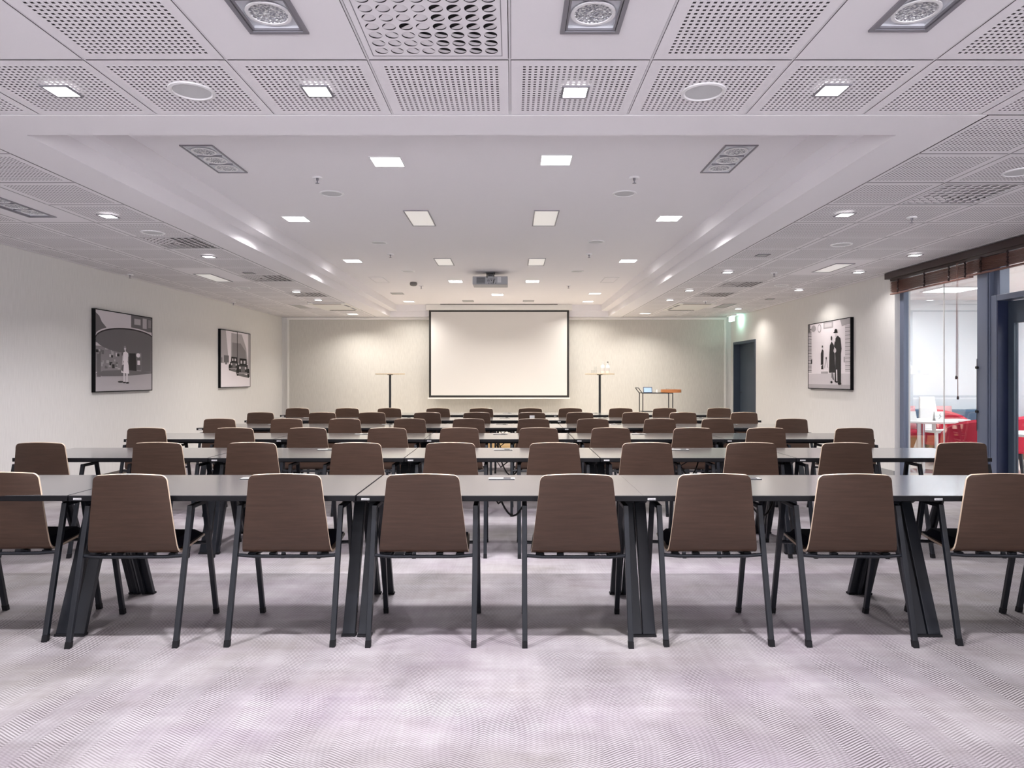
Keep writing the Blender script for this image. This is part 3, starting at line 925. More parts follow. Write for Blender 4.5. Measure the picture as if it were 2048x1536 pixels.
def make_chair():
    r = thing('armchair', '', 'chair', (0, 0, 0))
    # plywood shell: seat and back in one bent sheet
    key = [(0.238, 0.447, 0.200), (0.215, 0.457, 0.215), (0.12, 0.453, 0.222), (0.0, 0.447, 0.228), (-0.08, 0.441, 0.232), (-0.113, 0.4425, 0.2325),
           (-0.134, 0.451, 0.231), (-0.147, 0.466, 0.229), (-0.154, 0.49, 0.226), (-0.163, 0.55, 0.219), (-0.173, 0.64, 0.2085), (-0.183, 0.74, 0.197), (-0.1905, 0.81, 0.189),
           (-0.192, 0.825, 0.1875), (-0.193, 0.836, 0.1865), (-0.194, 0.844, 0.186), (-0.1945, 0.850, 0.1855), (-0.195, 0.853, 0.185), (-0.1952, 0.854, 0.1848)]
    R = 0.030
    nv, nu = len(key), 14
    th = 0.0115
    sh = MB()
    nrm = []
    for i in range(nv):
        a, c = key[max(i - 1, 0)], key[min(i + 1, nv - 1)]
        ty_, tz_ = c[0] - a[0], c[1] - a[1]
        L_ = math.hypot(ty_, tz_)
        nrm.append((-tz_ / L_, ty_ / L_))
    ztop = key[-1][1]

    def pt(i, u, inner):
        y, z, hw = key[i]
        s = ztop - z
        if s < R:
            hw = hw - R + math.sqrt(max(0, R * R - (R - s) ** 2))
        ny, nz = nrm[i]
        t_ = min(1, max(0, (z - 0.5) / 0.3))
        yy = y + 0.014 * u * u * t_ + (0.012 * u * u if False else 0)
        zq = z + 0.008 * (1 - u * u) * min(1, max(0, (z - 0.7) / 0.15))
        k = th if inner else 0.0
        return (u * hw, yy - ny * k, zq - nz * k)
    for inner in (0, 1):
        for i in range(nv):
            for j in range(nu + 1):
                sh.v.append(pt(i, -1 + 2 * j / nu, inner))
    w = nu + 1
    Nn = nv * w
    for i in range(nv - 1):
        for j in range(nu):
            a = i * w + j
            sh.f.append((a, a + 1, a + w + 1, a + w)); sh.m.append(0)
            sh.f.append((Nn + a, Nn + a + w, Nn + a + w + 1, Nn + a + 1)); sh.m.append(0)
    for i in range(nv - 1):
        for j, fl in ((0, 0), (nu, 1)):
            a, c = i * w + j, (i + 1) * w + j
            q = (a, c, Nn + c, Nn + a)
            sh.f.append(q if not fl else q[::-1]); sh.m.append(1)
    for i in (0, nv - 1):
        for j in range(nu):
            a = i * w + j
            q = (a, a + 1, Nn + a + 1, Nn + a)
            sh.f.append(q[::-1] if i == 0 else q); sh.m.append(1)
    s = sh.build('seat_shell', ['ply_walnut', 'ply_edge'], r, smooth=True)
    s['label'] = 'bent walnut plywood seat and back with pale edge'
    # cushion
    c = MB()
    n = 10
    top, bot = [], []
    for i in range(n + 1):
        y = -0.118 + 0.345 * i / n
        for j in range(n + 1):
            u = -1 + 2 * j / n
            hw = 0.208
            e = min(1 - abs(u), min(i, n - i) / n * 2)
            zz_ = 0.4605 + 0.034 * min(1, e * 5) ** 0.5 + 0.008 * (y + 0.1)
            top.append((u * hw, y, zz_)); bot.append((u * hw, y, 0.460 + 0.01 * max(0, y) / 0.2))
    c.v = top + bot
    q = n + 1
    for i in range(n):
        for j in range(n):
            a = i * q + j
            c.f.append((a, a + 1, a + q + 1, a + q)); c.m.append(0)
            z_ = len(top)
            c.f.append((z_ + a, z_ + a + q, z_ + a + q + 1, z_ + a + 1)); c.m.append(0)
    c.build('seat_cushion', 'cushion_navy', r, smooth=True)
    for sx_ in (-1, 1):
        x = sx_ * 0.266
        for foot, top_ in ((-0.25, -0.080), (0.25, 0.088)):
            f = MB()
            k = 0.032 / 0.68
            p1 = (x, foot + (top_ - foot) * k, 0.032)
            f.slant(p1, (x, top_, 0.684), 0.026, 0.024)
            lg = f.build('leg', 'steel_black', r, bevel=0.0025)
            f = MB(); f.slant((x, foot, 0.0), p1, 0.027, 0.025); f.build('foot_cap', 'steel_cap', lg)
        f = MB(); f.box(x - 0.013, x + 0.013, -0.091, 0.099, 0.664, 0.684); f.build('armrest', 'steel_black', r, bevel=0.0025)
    f = MB()
    f.tube([(-0.258, -0.138, 0.4335), (-0.17, -0.139, 0.427), (0.17, -0.139, 0.427), (0.258, -0.138, 0.4335)], 0.0095)
    f.tube([(-0.258, 0.146, 0.4335), (-0.17, 0.146, 0.430), (0.17, 0.146, 0.430), (0.258, 0.146, 0.4335)], 0.0095)
    for x in (-0.17, 0.17):
        f.tube([(x, -0.139, 0.427), (x, 0.146, 0.430)], 0.008)
    for x in (-0.19, -0.08, 0.08, 0.19):
        f.box(x - 0.018, x + 0.018, -0.125, -0.10, 0.428, 0.4405)
    f.build('seat_frame', 'steel_black', r, smooth=True)
    return r


ROWS = [(3.684, [-2.66, -1.975, -1.15, -0.458, 0.346, 1.043, 1.765, 2.545, 3.20]),
        (5.375, [-3.593, -2.703, -2.004, -1.163, -0.491, 0.321, 1.028, 1.848, 2.546, 3.43]),
        (6.90, [-3.58, -2.713, -2.036, -1.208, -0.525, 0.265, 0.97, 1.797, 2.5, 3.347]),
        (8.385, [-3.541, -2.693, -2.016, -1.23, -0.54, 0.258, 0.95, 1.796, 2.477, 3.347]),
        (9.895, [-3.557, -2.676, -1.996, -1.194, -0.512, 0.291, 0.945, 1.762, 2.43, 3.282]),
        (11.225, [-3.494, -2.652, -2.005, -1.197, -0.517, 0.295, 0.965, 1.761, 2.456, 3.333])]
TR = [(3.932, [-3.07, -1.566, -0.0625, 1.4285, 2.92]), (5.60, [-3.08, -1.575, -0.075, 1.425, 2.925]), (7.192, [-3.13, -1.626, -0.126, 1.374, 2.874]),
      (8.72, [-3.11, -1.62, -0.13, 1.37, 2.87]), (10.165, [-3.09, -1.6, -0.11, 1.38, 2.83]), (11.57, [-3.06, -1.57, -0.08, 1.41, 2.88])]
RN = ['front row', 'second row', 'third row', 'fourth row', 'fifth row', 'last row before the platform']
proto = make_chair()
first = True
for ri, (y, xs) in enumerate(ROWS):
    for ci, x in enumerate(xs):
        xw = x
        for _ in range(3):                       # keep chair legs clear of the table legs
            for tx in TR[ri][1]:
                for e in (-0.710, 0.710):
                    for c_ in (-0.266, 0.266):
                        gap = x + c_ - (tx + e)
                        if abs(gap) < 0.048:
                            x += (0.0485 - abs(gap)) * (1 if gap > 0 else -1)
        x = min(xw + 0.02, max(xw - 0.02, x))
        c = proto if first else copy_tree(proto)
        first = False
        dy = random.uniform(-0.012, 0.012)
        rz = math.radians(random.uniform(-1.2, 1.2))
        if ri == 0:
            rz = math.radians((2.5, 1.2, 0, 0, -0.6, 0.3, -0.8, -3.0, 0)[ci])
            dy = (0.06, -0.01, 0.005, 0.0, -0.01, 0.01, 0.0, 0.01, 0.02)[ci]
        c.location = (x, y + dy, 0); c.rotation_euler = (0, 0, rz)
        if ri == 4 and ci == 5:
            c['label'] = 'walnut plywood armchair with a white sticker on its back, fifth row'
            f = MB(); f.box(-0.035, 0.035, -0.0008, 0, -0.022, 0.022)
            f.build('back_sticker', 'sign_white', c, loc=(0.0, -0.1898, 0.795))
        else:
            c['label'] = 'walnut plywood armchair, %s from the left in the %s' % (ORD[ci], RN[ri])
        c['category'] = 'chair'; c['group'] = 'plywood armchairs at the tables'

# ================================================================= TABLES


def make_table(cable):
    r = thing('conference_table', '', 'table', (0, 0, 0))
    f = MB(); f.box(-0.7475, 0.7475, -0.375, 0.375, 0.711, 0.7385); f.build('table_edge_board', 'table_edge', r, bevel=0.002)
    f = MB(); f.box(-0.7465, 0.7465, -0.374, 0.374, 0.7387, 0.741); f.build('tabletop', 'table_laminate', r)
    for sx_ in (-1, 1):
        x = sx_ * 0.710
        for sy_ in (-1, 1):
            f = MB()
            f.slant((x, sy_ * 0.345, 0.012), (x, sy_ * 0.085, 0.665), 0.066, 0.030, 0.058, 0.034)
            f.slant((x + 0.018 * sx_, sy_ * 0.332, 0.012), (x + 0.018 * sx_, sy_ * 0.070, 0.665), 0.022, 0.05, 0.02, 0.05)
            lg = f.build('leg', 'steel_black', r, bevel=0.003)
            f = MB(); f.slant((x, sy_ * 0.349, 0), (x, sy_ * 0.345, 0.012), 0.074, 0.036); f.build('foot_cap', 'steel_cap', lg)
        f = MB(); f.hexa([(x - 0.033, -0.11, 0.655), (x + 0.033, -0.11, 0.655), (x + 0.033, 0.11, 0.655), (x - 0.033, 0.11, 0.655)],
                         [(x - 0.036, -0.20, 0.711), (x + 0.036, -0.20, 0.711), (x + 0.036, 0.20, 0.711), (x - 0.036, 0.20, 0.711)])
        f.build('leg_bracket', 'steel_black', r)
    f = MB(); f.box(-0.67, 0.67, -0.055, -0.02, 0.668, 0.711); f.box(-0.67, 0.67, 0.02, 0.055, 0.668, 0.711); f.build('support_rail', 'steel_black', r)
    f = MB(); f.box(-0.08, 0.08, 0.185, 0.245, 0.7405, 0.7445)
    so = f.build('power_socket', 'socket_grey', r, bevel=0.0015)
    f = MB(); f.box(-0.078, 0.078, 0.1835, 0.188, 0.7412, 0.7448); f.box(0.01, 0.055, 0.2, 0.23, 0.7445, 0.7465); f.build('socket_lip', 'fixture_black', so)
    f = MB(); f.box(-0.722, -0.680, -0.3765, -0.3745, 0.717, 0.7275)
    p = f.build('number_plate', 'plate_white', r)
    f = MB()
    xx = -0.716
    for wv in (0.004, 0.003, 0.004, 0.003, 0.003, 0.005, 0.005, 0.005):
        f.box(xx, xx + wv * 0.7, -0.3772, -0.3764, 0.7202, 0.7235 + (0.0012 if wv > 0.0045 else 0)); xx += wv + 0.0006
    f.build('plate_lettering', 'plate_mark', p)
    if cable:
        f = MB()
        pts = [(-0.03 + 0.2 * t, 0.20 - 0.05 * math.sin(PI * t), 0.70 - 0.17 * math.sin(PI * min(1, t * 1.0)) ** 0.8) for t in [q / 12 for q in range(13)]]
        f.tube(pts, 0.006); f.tube([(-0.03, 0.2, 0.70), (-0.05, 0.2, 0.64), (-0.02, 0.16, 0.60), (0.05, 0.1, 0.66), (0.08, 0.05, 0.69)], 0.005)
        f.build('power_cable', 'cable_black', r, smooth=True)
    return r


protoT = make_table(False)
protoC = make_table(True)
TN = ['leftmost', 'second from the left', 'middle', 'second from the right', 'rightmost']
uT = uC = False
for ri, (y, xs) in enumerate(TR):
    for ci, x in enumerate(xs):
        cab = ci in (2, 3) and ri in (0, 1, 2, 3, 4)
        if cab:
            t = protoC if not uC else copy_tree(protoC); uC = True
        else:
            t = protoT if not uT else copy_tree(protoT); uT = True
        dz = ((0, -0.004, 0.0, 0.0, 0.0), (0, 0, 0, 0, 0))[1]
        t.location = (x, y + random.uniform(-0.006, 0.006), 0)
        t['label'] = 'dark conference table, %s of the %s' % (TN[ci] if 'from' not in TN[ci] else TN[ci], RN[ri])
        t['group'] = 'dark conference tables in rows'; t['category'] = 'table'

# ================================================================= PICTURES


def picture(name_label, side, y0, y1, z0, z1, art):
    """side -1: on the left wall facing +X, +1: on the right wall facing -X"""
    xw = XL if side < 0 else XR
    r = thing('framed_picture', name_label, 'picture', (xw, (y0 + y1) / 2, (z0 + z1) / 2), 0, 'framed black and white photographs')
    W_, H_ = (y1 - y0) / 2, (z1 - z0) / 2
    d = 0.045
    sgn = -side
    f = MB(); fx = sorted((0.0, sgn * (d - 0.004)))
    f.box(fx[0], fx[1], -W_ + 0.002, W_ - 0.002, -H_ + 0.002, H_ - 0.002)
    fx2 = sorted((0.0, sgn * d)); t_ = 0.012
    for a in ((-W_, W_, -H_, -H_ + t_), (-W_, W_, H_ - t_, H_), (-W_, -W_ + t_, -H_ + t_, H_ - t_), (W_ - t_, W_, -H_ + t_, H_ - t_)):
        f.box(fx2[0], fx2[1], a[0], a[1], a[2], a[3])
    f.build('frame', 'picture_black', r)
    f = MB()
    lay = [0]

    def poly(pts, tone):
        """pts in 0..1 across (as seen by a viewer facing it) and 0..1 up"""
        lay[0] += 1
        x = sgn * (d - 0.0039 + lay[0] * 0.00004)
        P = []
        for u, v_ in pts:
            w_ = (-W_ + t_) + (2 * W_ - 2 * t_) * (u if side < 0 else 1 - u)
            P.append((x, w_, -H_ + t_ + (2 * H_ - 2 * t_) * v_))
        # outward normal
        a, b_, c_ = Vector(P[0]), Vector(P[1]), Vector(P[2])
        nx = 0
        for q in range(len(P)):
            p_, n_ = P[q], P[(q + 1) % len(P)]
            nx += p_[1] * n_[2] - n_[1] * p_[2]
        if (nx > 0) != (sgn > 0):
            P = P[::-1]
        f.face(P, tone)
    art(poly)
    f.build('print', ['ink%d' % q for q in range(7)], r)


def ell(cx, cy, rx, ry, n=28, a0=0, a1=2 * PI):
    return [(cx + rx * math.cos(a0 + (a1 - a0) * q / n), cy + ry * math.sin(a0 + (a1 - a0) * q / n)) for q in range(n + (0 if a1 - a0 >= 2 * PI - 1e-6 else 1))]


def rect(x0, x1, y0, y1):
    return [(x0, y0), (x1, y0), (x1, y1), (x0, y1)]


def clip01(pts):
    return [(min(1, max(0, u)), min(1, max(0, v_))) for u, v_ in pts]


def art_canopy(p):
    p(rect(0, 1, 0, 1), 5)
    p(rect(0, 1, 0, 0.22), 4)
    p([(0, 0.6), (0, 0.97), (0.06, 0.93), (0.10, 0.86), (0.17, 0.80), (0.22, 0.60)], 2)
    p(rect(0.60, 1, 0.80, 1), 2); p(rect(0.66, 0.78, 0.88, 0.96), 4); p(rect(0.82, 0.9, 0.84, 0.98), 4); p(rect(0.93, 0.99, 0.86, 0.97), 3)
    p(rect(0, 1, 0.24, 0.56), 3)
    random.seed(3)
    for _ in range(60):
        x, y = random.uniform(0, 0.93), random.uniform(0.27, 0.56)
        p(rect(x, min(1, x + random.uniform(0.012, 0.05)), y, y + random.uniform(0.012, 0.05)), random.choice((1, 2, 2, 4, 4, 5)))
    p(rect(0.68, 0.78, 0.27, 0.44), 2); p(rect(0.715, 0.765, 0.34, 0.40), 6); p(ell(0.73, 0.47, 0.035, 0.03), 6); p(rect(0.79, 0.98, 0.25, 0.56), 2)
    p([(0.55, 0.24), (0.70, 0.24), (0.68, 0.56), (0.56, 0.56)], 1)
    p(clip01(ell(0.56, 0.67, 0.58, 0.165, 40)), 5)
    p(clip01(ell(0.56, 0.655, 0.57, 0.163, 40)), 1)
    p(clip01(ell(0.56, 0.645, 0.56, 0.155, 40)), 2)
    p([(0.0, 0.22), (0.12, 0.255), (0.5, 0.27), (1, 0.24), (1, 0.225), (0.5, 0.19), (0.1, 0.185)], 2)
    p(rect(0.02, 0.08, 0.18, 0.46), 2)
    # woman in a pale dress
    p(ell(0.41, 0.115, 0.05, 0.012), 1)
    p([(0.455, 0.11), (0.49, 0.11), (0.485, 0.25), (0.455, 0.25)], 5); p([(0.505, 0.10), (0.535, 0.10), (0.54, 0.25), (0.505, 0.25)], 5)
    p(ell(0.475, 0.105, 0.03, 0.009), 1); p(ell(0.53, 0.10, 0.03, 0.012), 1)
    p([(0.415, 0.235), (0.56, 0.22), (0.55, 0.33), (0.53, 0.385), (0.465, 0.385), (0.44, 0.31)], 6)
    p([(0.455, 0.385), (0.535, 0.385), (0.54, 0.49), (0.50, 0.515), (0.455, 0.495), (0.44, 0.45)], 6)
    p([(0.43, 0.33), (0.445, 0.33), (0.465, 0.49), (0.445, 0.48)], 5); p([(0.42, 0.27), (0.455, 0.24), (0.465, 0.34), (0.44, 0.335)], 2)
    p(rect(0.482, 0.50, 0.505, 0.535), 5); p(ell(0.487, 0.55, 0.018, 0.03), 5); p(ell(0.484, 0.57, 0.02, 0.015), 3)


def art_cars(p):
    p(rect(0, 1, 0, 1), 6)
    p([(0, 0.42), (0, 1), (0.16, 1), (0.26, 0.42)], 4); p([(0.32, 0.42), (0.34, 0.97), (0.70, 0.97), (0.86, 0.72), (0.92, 0.42)], 4)
    p([(0.36, 0.44), (0.37, 0.80), (0.66, 0.80), (0.84, 0.66), (0.86, 0.44)], 3)
    p(rect(0.10, 0.26, 0.44, 0.56), 2); p(rect(0.14, 0.2, 0.40, 0.46), 2); p(rect(0.02, 0.05, 0.43, 0.52), 2)
    p(rect(0.93, 1.0, 0.3, 1), 4)
    p(rect(0.53, 0.55, 0.40, 1), 1)
    for x, y, s in ((0.43, 0.31, 0.9), (0.74, 0.22, 1.18)):
        w, h = 0.20 * s, 0.22 * s
        p([(x - w, y - 0.01), (x + w * 0.9, y - 0.06), (x + w * 1.1, y - 0.02), (x - w * 0.4, y + 0.03)], 2)
        p(rect(x - w * 0.75, x + w * 0.75, y + h * 0.15, y + h * 0.72), 1)
        p([(x - w * 0.55, y + h * 0.7), (x + w * 0.6, y + h * 0.7), (x + w * 0.55, y + h * 1.15), (x - w * 0.5, y + h * 1.18)], 0)
        p(rect(x - w * 0.36, x - w * 0.12, y + h * 0.8, y + h * 1.02), 5); p(rect(x + w * 0.1, x + w * 0.38, y + h * 0.8, y + h * 1.02), 5)
        p(ell(x - w * 0.8, y + h * 0.22, w * 0.2, h * 0.3), 0); p(ell(x + w * 0.85, y + h * 0.12, w * 0.2, h * 0.34), 0)
        p(ell(x - w * 0.45, y + h * 0.5, w * 0.13, h * 0.1), 5); p(ell(x + w * 0.4, y + h * 0.48, w * 0.13, h * 0.1), 5)
        p(rect(x - w * 0.3, x + w * 0.3, y + h * 0.2, y + h * 0.6), 2)
        p(rect(x - w * 0.9, x + w * 0.95, y + h * 0.05, y + h * 0.13), 3)


def art_couple(p):
    p(rect(0, 1, 0, 1), 6)
    p(rect(0, 1, 0, 0.22), 5); p(rect(0, 1, 0, 0.06), 4)
    for q in range(26):
        y = 0.24 + q * 0.027
        p(rect(0, 0.085, y, y + 0.02), 3 if q % 2 else 4); p(rect(0.89, 1.0, y, y + 0.02), 4 if q % 2 else 5)
    p(rect(0, 0.05, 0.88, 1), 2); p(rect(0.39, 0.62, 0.90, 1.0), 4); p(rect(0.42, 0.59, 0.92, 0.98), 5); p([(0.78, 1), (0.82, 0.9), (1, 0.92), (1, 1)], 4)
    p(ell(0.14, 0.93, 0.06, 0.05), 4); p(ell(0.29, 0.92, 0.045, 0.065), 3); p(ell(0.29, 0.92, 0.035, 0.052), 6)
    p([(0.07, 0.38), (0.1, 0.38), (0.1, 0.46), (0.07, 0.44)], 1); p(rect(0.86, 0.89, 0.38, 0.46), 4)
    # small far figure, trestle
    p([(0.325, 0.355), (0.385, 0.36), (0.395, 0.57), (0.36, 0.60), (0.325, 0.53)], 1); p(ell(0.365, 0.63, 0.016, 0.024), 1); p(ell(0.366, 0.615, 0.01, 0.012), 5)
    p([(0.335, 0.29), (0.385, 0.29), (0.38, 0.36), (0.34, 0.34)], 1); p(rect(0.33, 0.5, 0.225, 0.255), 4)
    p([(0.415, 0.31), (0.425, 0.31), (0.462, 0.45), (0.45, 0.45)], 3); p([(0.495, 0.31), (0.505, 0.31), (0.468, 0.45), (0.455, 0.45)], 3); p(ell(0.459, 0.455, 0.016, 0.018), 1)
    # woman in a long coat
    p([(0.525, 0.235), (0.665, 0.235), (0.66, 0.5), (0.64, 0.64), (0.59, 0.70), (0.545, 0.64), (0.535, 0.5)], 1)
    p([(0.58, 0.16), (0.60, 0.16), (0.605, 0.24), (0.58, 0.24)], 3); p([(0.61, 0.14), (0.65, 0.12), (0.61, 0.24), (0.595, 0.22)], 2); p(ell(0.585, 0.095, 0.025, 0.018), 0)
    p(ell(0.60, 0.735, 0.02, 0.032), 5); p(ell(0.585, 0.745, 0.018, 0.035), 1)
    # man in a dark coat and bowler hat
    p([(0.66, 0.10), (0.80, 0.08), (0.80, 0.5), (0.815, 0.58), (0.79, 0.73), (0.73, 0.775), (0.68, 0.74), (0.66, 0.58), (0.675, 0.45)], 1)
    p([(0.70, 0.10), (0.72, 0.10), (0.715, 0.28), (0.69, 0.28)], 6)
    p([(0.645, 0.62), (0.70, 0.58), (0.70, 0.65), (0.66, 0.70)], 1); p(ell(0.665, 0.56, 0.03, 0.035), 5)
    p(ell(0.685, 0.79, 0.022, 0.035), 5); p(ell(0.68, 0.825, 0.05, 0.012), 0); p(ell(0.685, 0.845, 0.032, 0.03), 0); p(ell(0.77, 0.075, 0.04, 0.018), 0); p(ell(0.70, 0.10, 0.03, 0.01), 0)


picture('large framed photograph of a woman in white under a round canopy', -1, 8.36, 9.69, 1.172, 2.205, art_canopy)
picture('framed photograph of two old cars on a pale street', -1, 11.96, 13.32, 1.172, 2.21, art_cars)
picture('framed photograph of a couple in dark coats on the right wall', 1, 9.79, 11.2, 1.176, 2.225, art_couple)

# ================================================================= BLINDS
b = MB(); b.box(4.80, XR - 0.0, 5.3, 8.80, 2.615, ZC - 0.007); 
pel = tag(b.build('blind_pelmet', 'pelmet_brown', bevel=0.003), 'dark brown pelmet running along the top of the glazed front', 'pelmet')


def blind(y0, y1, x, z0, z1, label, tapes):
    r = thing('slatted_blind', label, 'blind', (x, (y0 + y1) / 2, z1), 0, 'wooden blinds over the glass')
    L_ = (y1 - y0) / 2
    f = MB(); f.box(-0.02, 0.02, -L_, L_, -0.03, 0); f.build('headrail', 'pelmet_brown', r)
    f = MB(); n = int((z1 - z0 - 0.05) / 0.0125)
    rs = random.Random(int(y0 * 10))
    for q in range(n):
        z = -0.045 - q * 0.0125
        a = rs.uniform(-0.002, 0.002)
        f.hexa([(-0.018, -L_, z + 0.002 + a), (0.018, -L_, z - 0.005 + a), (0.018, L_, z - 0.005 + a), (-0.018, L_, z + 0.002 + a)],
               [(-0.018, -L_, z + 0.005 + a), (0.018, -L_, z - 0.002 + a), (0.018, L_, z - 0.002 + a), (-0.018, L_, z + 0.005 + a)])
    f.build('slats', 'blind_slat', r)
    f = MB(); f.box(-0.022, 0.022, -L_, L_, z0 - z1 - 0.012, z0 - z1 + 0.004); f.build('bottom_rail', 'blind_slat', r, bevel=0.003)
    for ty_ in tapes:
        f = MB()
        f.tube([(-0.027 - 0.004 * (q % 2), ty_ - (y0 + y1) / 2 + 0.006 * math.sin(q * 2.1), -0.02 - (z1 - z0 - 0.02) * q / 10) for q in range(11)], 0.011, 6)
        f.build('ladder_tape', 'pelmet_brown', r)
    return r


bl1 = blind(7.22, 8.74, 4.86, 2.425, 2.615, 'raised brown wooden blind over the full glass pane', (8.55, 8.0, 7.55, 7.28))
bl2 = blind(5.4, 7.235, 4.835, 2.435, 2.615, 'raised brown wooden blind over the glazed door', (7.0, 6.62, 6.1))
f = MB()
f.tube([(-0.03, -0.56, -0.02), (-0.032, -0.565, -0.55), (-0.03, -0.558, -1.24)], 0.0035, 6)
f.tube([(-0.03, -0.585, -0.02), (-0.032, -0.587, -0.8), (-0.03, -0.585, -1.46)], 0.0035, 6)
f.build('pull_cord', 'blind_slat', bl1)
for yy, zz_ in ((-0.558, -1.26), (-0.585, -1.48)):
    f = MB(); f.lathe([(0.006, 0), (0.011, -0.012), (0.011, -0.03), (0.007, -0.038)], 12, (-0.03, yy, zz_ + 0.02)); f.build('cord_toggle', 'pelmet_brown', bl1, smooth=True)
tn = thing('cord_tensioner', 'thin dark rod with two knobs fixed on the blue post', 'blind rod', (4.862, 7.14, 1.2))
f = MB(); f.tube([(0, 0, -0.4), (0, 0, 0.35)], 0.003, 6); f.build('rod', 'cable_black', tn)
for z in (0.26, -0.2):
    f = MB(); f.tube([(0.012, -0.005, z), (-0.014, -0.005, z)], 0.014, 12); f.build('knob', 'cable_black', tn, smooth=True)

# ================================================================= ROOM NEXT DOOR
b = MB(); b.box(XR + 0.2, 9.0, 3.0, 12.2, -0.1, 0.0); struct('floor_next', b, 'cafe_floor')
b = MB(); b.box(XR + 0.2, 9.0, 3.0, 12.2, 2.72, 2.8); struct('ceiling_next', b, 'trim_white')
b = MB(); b.box(XR + 0.2, 9.0, 12.0, 12.2, 0, 2.72); struct('wall_next_back', b, 'cafe_wall')
b = MB(); b.box(8.8, 9.0, 3.0, 12.0, 0, 2.72); struct('wall_next_right', b, 'cafe_wall')
b = MB(); b.box(XR + 0.2, 9.0, 2.8, 3.0, 0, 2.72); struct('wall_next_front', b, 'cafe_wall')


def cafe_lamp(x, y, label):
    r = thing('panel_light', label, 'ceiling light', (x, y, 2.72), 0, 'panel lights next door')
    f = MB(); f.box(-0.3, 0.3, -0.3, 0.3, -0.02, 0); f.build('frame', 'fixture_white', r)
    f = MB(); f.box(-0.27, 0.27, -0.27, 0.27, -0.024, -0.018); f.build('diffuser', 'cafe_lens', r)
    L = bpy.data.lights.new('lamp', 'AREA'); L.shape = 'SQUARE'; L.size = 0.55; L.energy = CAFE_LAMP; L.color = (0.95, 0.97, 1.0)
    lo = bpy.data.objects.new('lamp', L); COL.objects.link(lo); lo.parent = r; lo.location = (0, 0, -0.03)


cafe_lamp(6.75, 10.5, 'bright panel light next door seen through the glass below the blind')
cafe_lamp(6.6, 7.6, 'added panel light out of view next door over the tub chairs')  # this and the next two lamps are unseen, added to brighten the room
cafe_lamp(7.8, 9.0, 'added panel light out of view next door by the far side wall')
cafe_lamp(6.4, 5.0, 'added panel light out of view next door behind the glazed door')


def tub_chair(x, y, rz, label, col='red_fabric'):
    r = thing('tub_chair', label, 'armchair', (x, y, 0), rz, 'red tub chairs next door')
    n = 22
    f = MB()
    R0, R1 = 0.36, 0.29
    ang = [math.radians(-120 + 240 * q / n) - PI / 2 for q in range(n + 1)]
    ht = [0.83 - 0.20 * (abs(q / n - 0.5) * 2) ** 2.2 for q in range(n + 1)]
    for rr, z in ((R0 - 0.05, 0.30), (R0, 0.50), (R0 + 0.01, None), (R0 - 0.03, 'c'), (R1 + 0.01, None), (R1, 0.45), (R1, 0.40)):
        for q in range(n + 1):
            h = ht[q] - 0.02 if z is None else (ht[q] + 0.012 if z == 'c' else z)
            f.v.append((rr * math.cos(ang[q]), rr * math.sin(ang[q]), h))
    w = n + 1
    for a in range(6):
        for q in range(n):
            i = a * w + q
            f.f.append((i, i + 1, i + w + 1, i + w)); f.m.append(0)
    for e in (0, n):
        f.f.append(tuple(a * w + e for a in (range(7) if e else reversed(range(7))))); f.m.append(0)
    f.build('backrest', col, r, smooth=True)
    f = MB(); f.lathe([(0.28, 0.30), (0.325, 0.33), (0.325, 0.42), (0.29, 0.455), (0.1, 0.465)], 28); f.build('seat', col, r, smooth=True)
    for sx_ in (-1, 1):
        for sy_ in (-1, 1):
            f = MB(); f.slant((sx_ * 0.24, sy_ * 0.24, 0), (sx_ * 0.18, sy_ * 0.18, 0.32), 0.03, 0.03, 0.045, 0.045); f.build('leg', 'steel_black', r)


tub_chair(5.98, 8.86, 0.15, 'large red tub chair next door with its back to the glass, beside the blue post')
tub_chair(5.72, 6.75, 0.2, 'red tub chair next door low behind the glazed door')
tub_chair(7.15, 9.75, 0.5, 'red tub chair next door farther off, seen through the door glass')
tub_chair(6.85, 10.75, -2.9, 'red tub chair next door facing the white table', 'red_fabric')


def cafe_table(x, y, r_, label):
    r = thing('cafe_table', label, 'table', (x, y, 0), 0, 'white tables next door')
    f = MB(); f.lathe([(r_ - 0.02, 0.715), (r_, 0.722), (r_, 0.742), (r_ - 0.005, 0.745)], 40); f.build('table_top', 'cafe_white', r, smooth=True)
    f = MB(); f.lathe([(0.055, 0.02), (0.05, 0.70), (0.14, 0.715)], 20); f.build('column', 'chrome', r, smooth=True)
    f = MB(); f.lathe([(0.26, 0), (0.26, 0.012), (0.06, 0.022)], 28); f.build('foot_plate', 'chrome', r, smooth=True)


cafe_table(5.90, 9.85, 0.45, 'round white table next door left of the big red tub chair')
cafe_table(5.78, 7.52, 0.36, 'round white table next door behind the glazed door')
cafe_table(6.95, 10.05 - 2.2, 0.36, 'round white table next door near the far side')
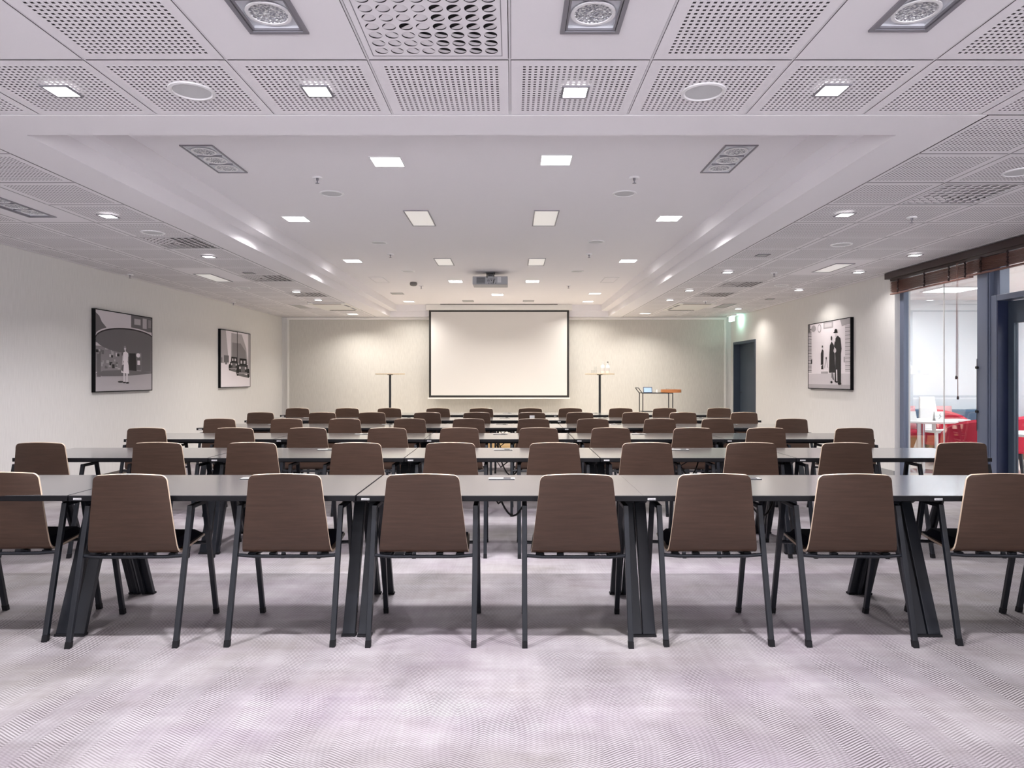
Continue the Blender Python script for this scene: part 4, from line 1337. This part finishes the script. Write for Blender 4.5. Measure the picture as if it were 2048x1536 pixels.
# bench along the far wall
bn = thing('banquette', 'long red upholstered bench with brown wooden base next door', 'bench', (6.6, 11.55, 0))
f = MB(); f.box(-1.4, 2.0, -0.27, 0.40, 0, 0.36); f.build('base', 'cafe_wood', bn)
f = MB(); f.box(-1.4, 2.0, -0.30, 0.42, 0.36, 0.47); f.build('seat', 'red_fabric', bn, bevel=0.03)
f = MB(); f.box(-1.4, 2.0, 0.24, 0.42, 0.47, 0.80); f.build('backrest', 'blue_fabric', bn, bevel=0.03)
for x, c_, lab in ((6.25, 'blue_fabric', 'blue cushion on the bench next door'), (6.72, 'pink_fabric', 'pink cushion on the bench next door'), (7.35, 'pink_fabric', 'pink cushion farther right on the bench next door')):
    f = MB(); n = 8
    top = [((-1 + 2 * i / n), (-1 + 2 * j / n)) for i in range(n + 1) for j in range(n + 1)]
    f.v = [(u * 0.22, -0.07 * ((1 - u ** 4) * (1 - v_ ** 4)) ** 0.5, v_ * 0.2 + 0.2) for u, v_ in top] + [(u * 0.22, 0.07 * ((1 - u ** 4) * (1 - v_ ** 4)) ** 0.5, v_ * 0.2 + 0.2) for u, v_ in top]
    for i in range(n):
        for j in range(n):
            a = i * (n + 1) + j
            f.f.append((a, a + n + 1, a + n + 2, a + 1)); f.m.append(0)
            z_ = (n + 1) ** 2
            f.f.append((z_ + a, z_ + a + 1, z_ + a + n + 2, z_ + a + n + 1)); f.m.append(0)
    o = f.build('cushion', c_, smooth=True, loc=(x, 11.70, 0.472)); o.rotation_euler = (-0.15, 0, 0)
    tag(o, lab, 'cushion', 'cushions on the bench')
# white high chair
hc = thing('high_chair', 'white high chair standing between the white table and the bench next door', 'high chair', (6.50, 10.42, 0), 0.2)
f = MB(); f.box(-0.19, 0.19, -0.17, 0.17, 0.52, 0.56); f.build('seat', 'cafe_white', hc, bevel=0.01)
f = MB(); f.hexa([(-0.19, 0.14, 0.56), (0.19, 0.14, 0.56), (0.19, 0.18, 0.56), (-0.19, 0.18, 0.56)], [(-0.13, 0.20, 1.06), (0.13, 0.20, 1.06), (0.13, 0.23, 1.06), (-0.13, 0.23, 1.06)]); f.build('backrest', 'cafe_white', hc, bevel=0.012)
f = MB(); f.box(-0.24, 0.24, -0.36, -0.12, 0.70, 0.73); f.build('tray', 'cafe_white', hc, bevel=0.01)
for sx_ in (-1, 1):
    f = MB(); f.slant((sx_ * 0.2, -0.14, 0.70), (sx_ * 0.2, -0.14, 0.56), 0.03, 0.05); f.build('armrest', 'cafe_white', hc)
    for sy_ in (-1, 1):
        f = MB(); f.slant((sx_ * 0.27, sy_ * 0.27, 0), (sx_ * 0.16, sy_ * 0.14, 0.53), 0.035, 0.035); f.build('leg', 'cafe_white', hc)
for x, y, lab in ((5.68, 9.72, 'white folded card on the left of the round table next door'), (6.05, 9.68, 'white folded card with dark squiggle on the round table next door')):
    r = thing('table_card', lab, 'card', (x, y, 0.745), 0.1)
    f = MB(); f.hexa([(-0.07, -0.035, 0), (0.07, -0.035, 0), (0.07, -0.032, 0), (-0.07, -0.032, 0)], [(-0.07, -0.002, 0.13), (0.07, -0.002, 0.13), (0.07, 0.001, 0.13), (-0.07, 0.001, 0.13)])
    f.hexa([(-0.07, 0.032, 0), (0.07, 0.032, 0), (0.07, 0.035, 0), (-0.07, 0.035, 0)], [(-0.07, -0.001, 0.13), (0.07, -0.001, 0.13), (0.07, 0.002, 0.13), (-0.07, 0.002, 0.13)])
    f.build('card_sheet', 'cafe_white', r)
    if 'squiggle' in lab:
        f = MB(); f.tube([(-0.02, -0.031, 0.03), (0.0, -0.026, 0.045), (0.02, -0.022, 0.06), (0.0, -0.017, 0.08), (0.02, -0.012, 0.10)], 0.004, 6); f.build('card_mark', 'plate_mark', r)
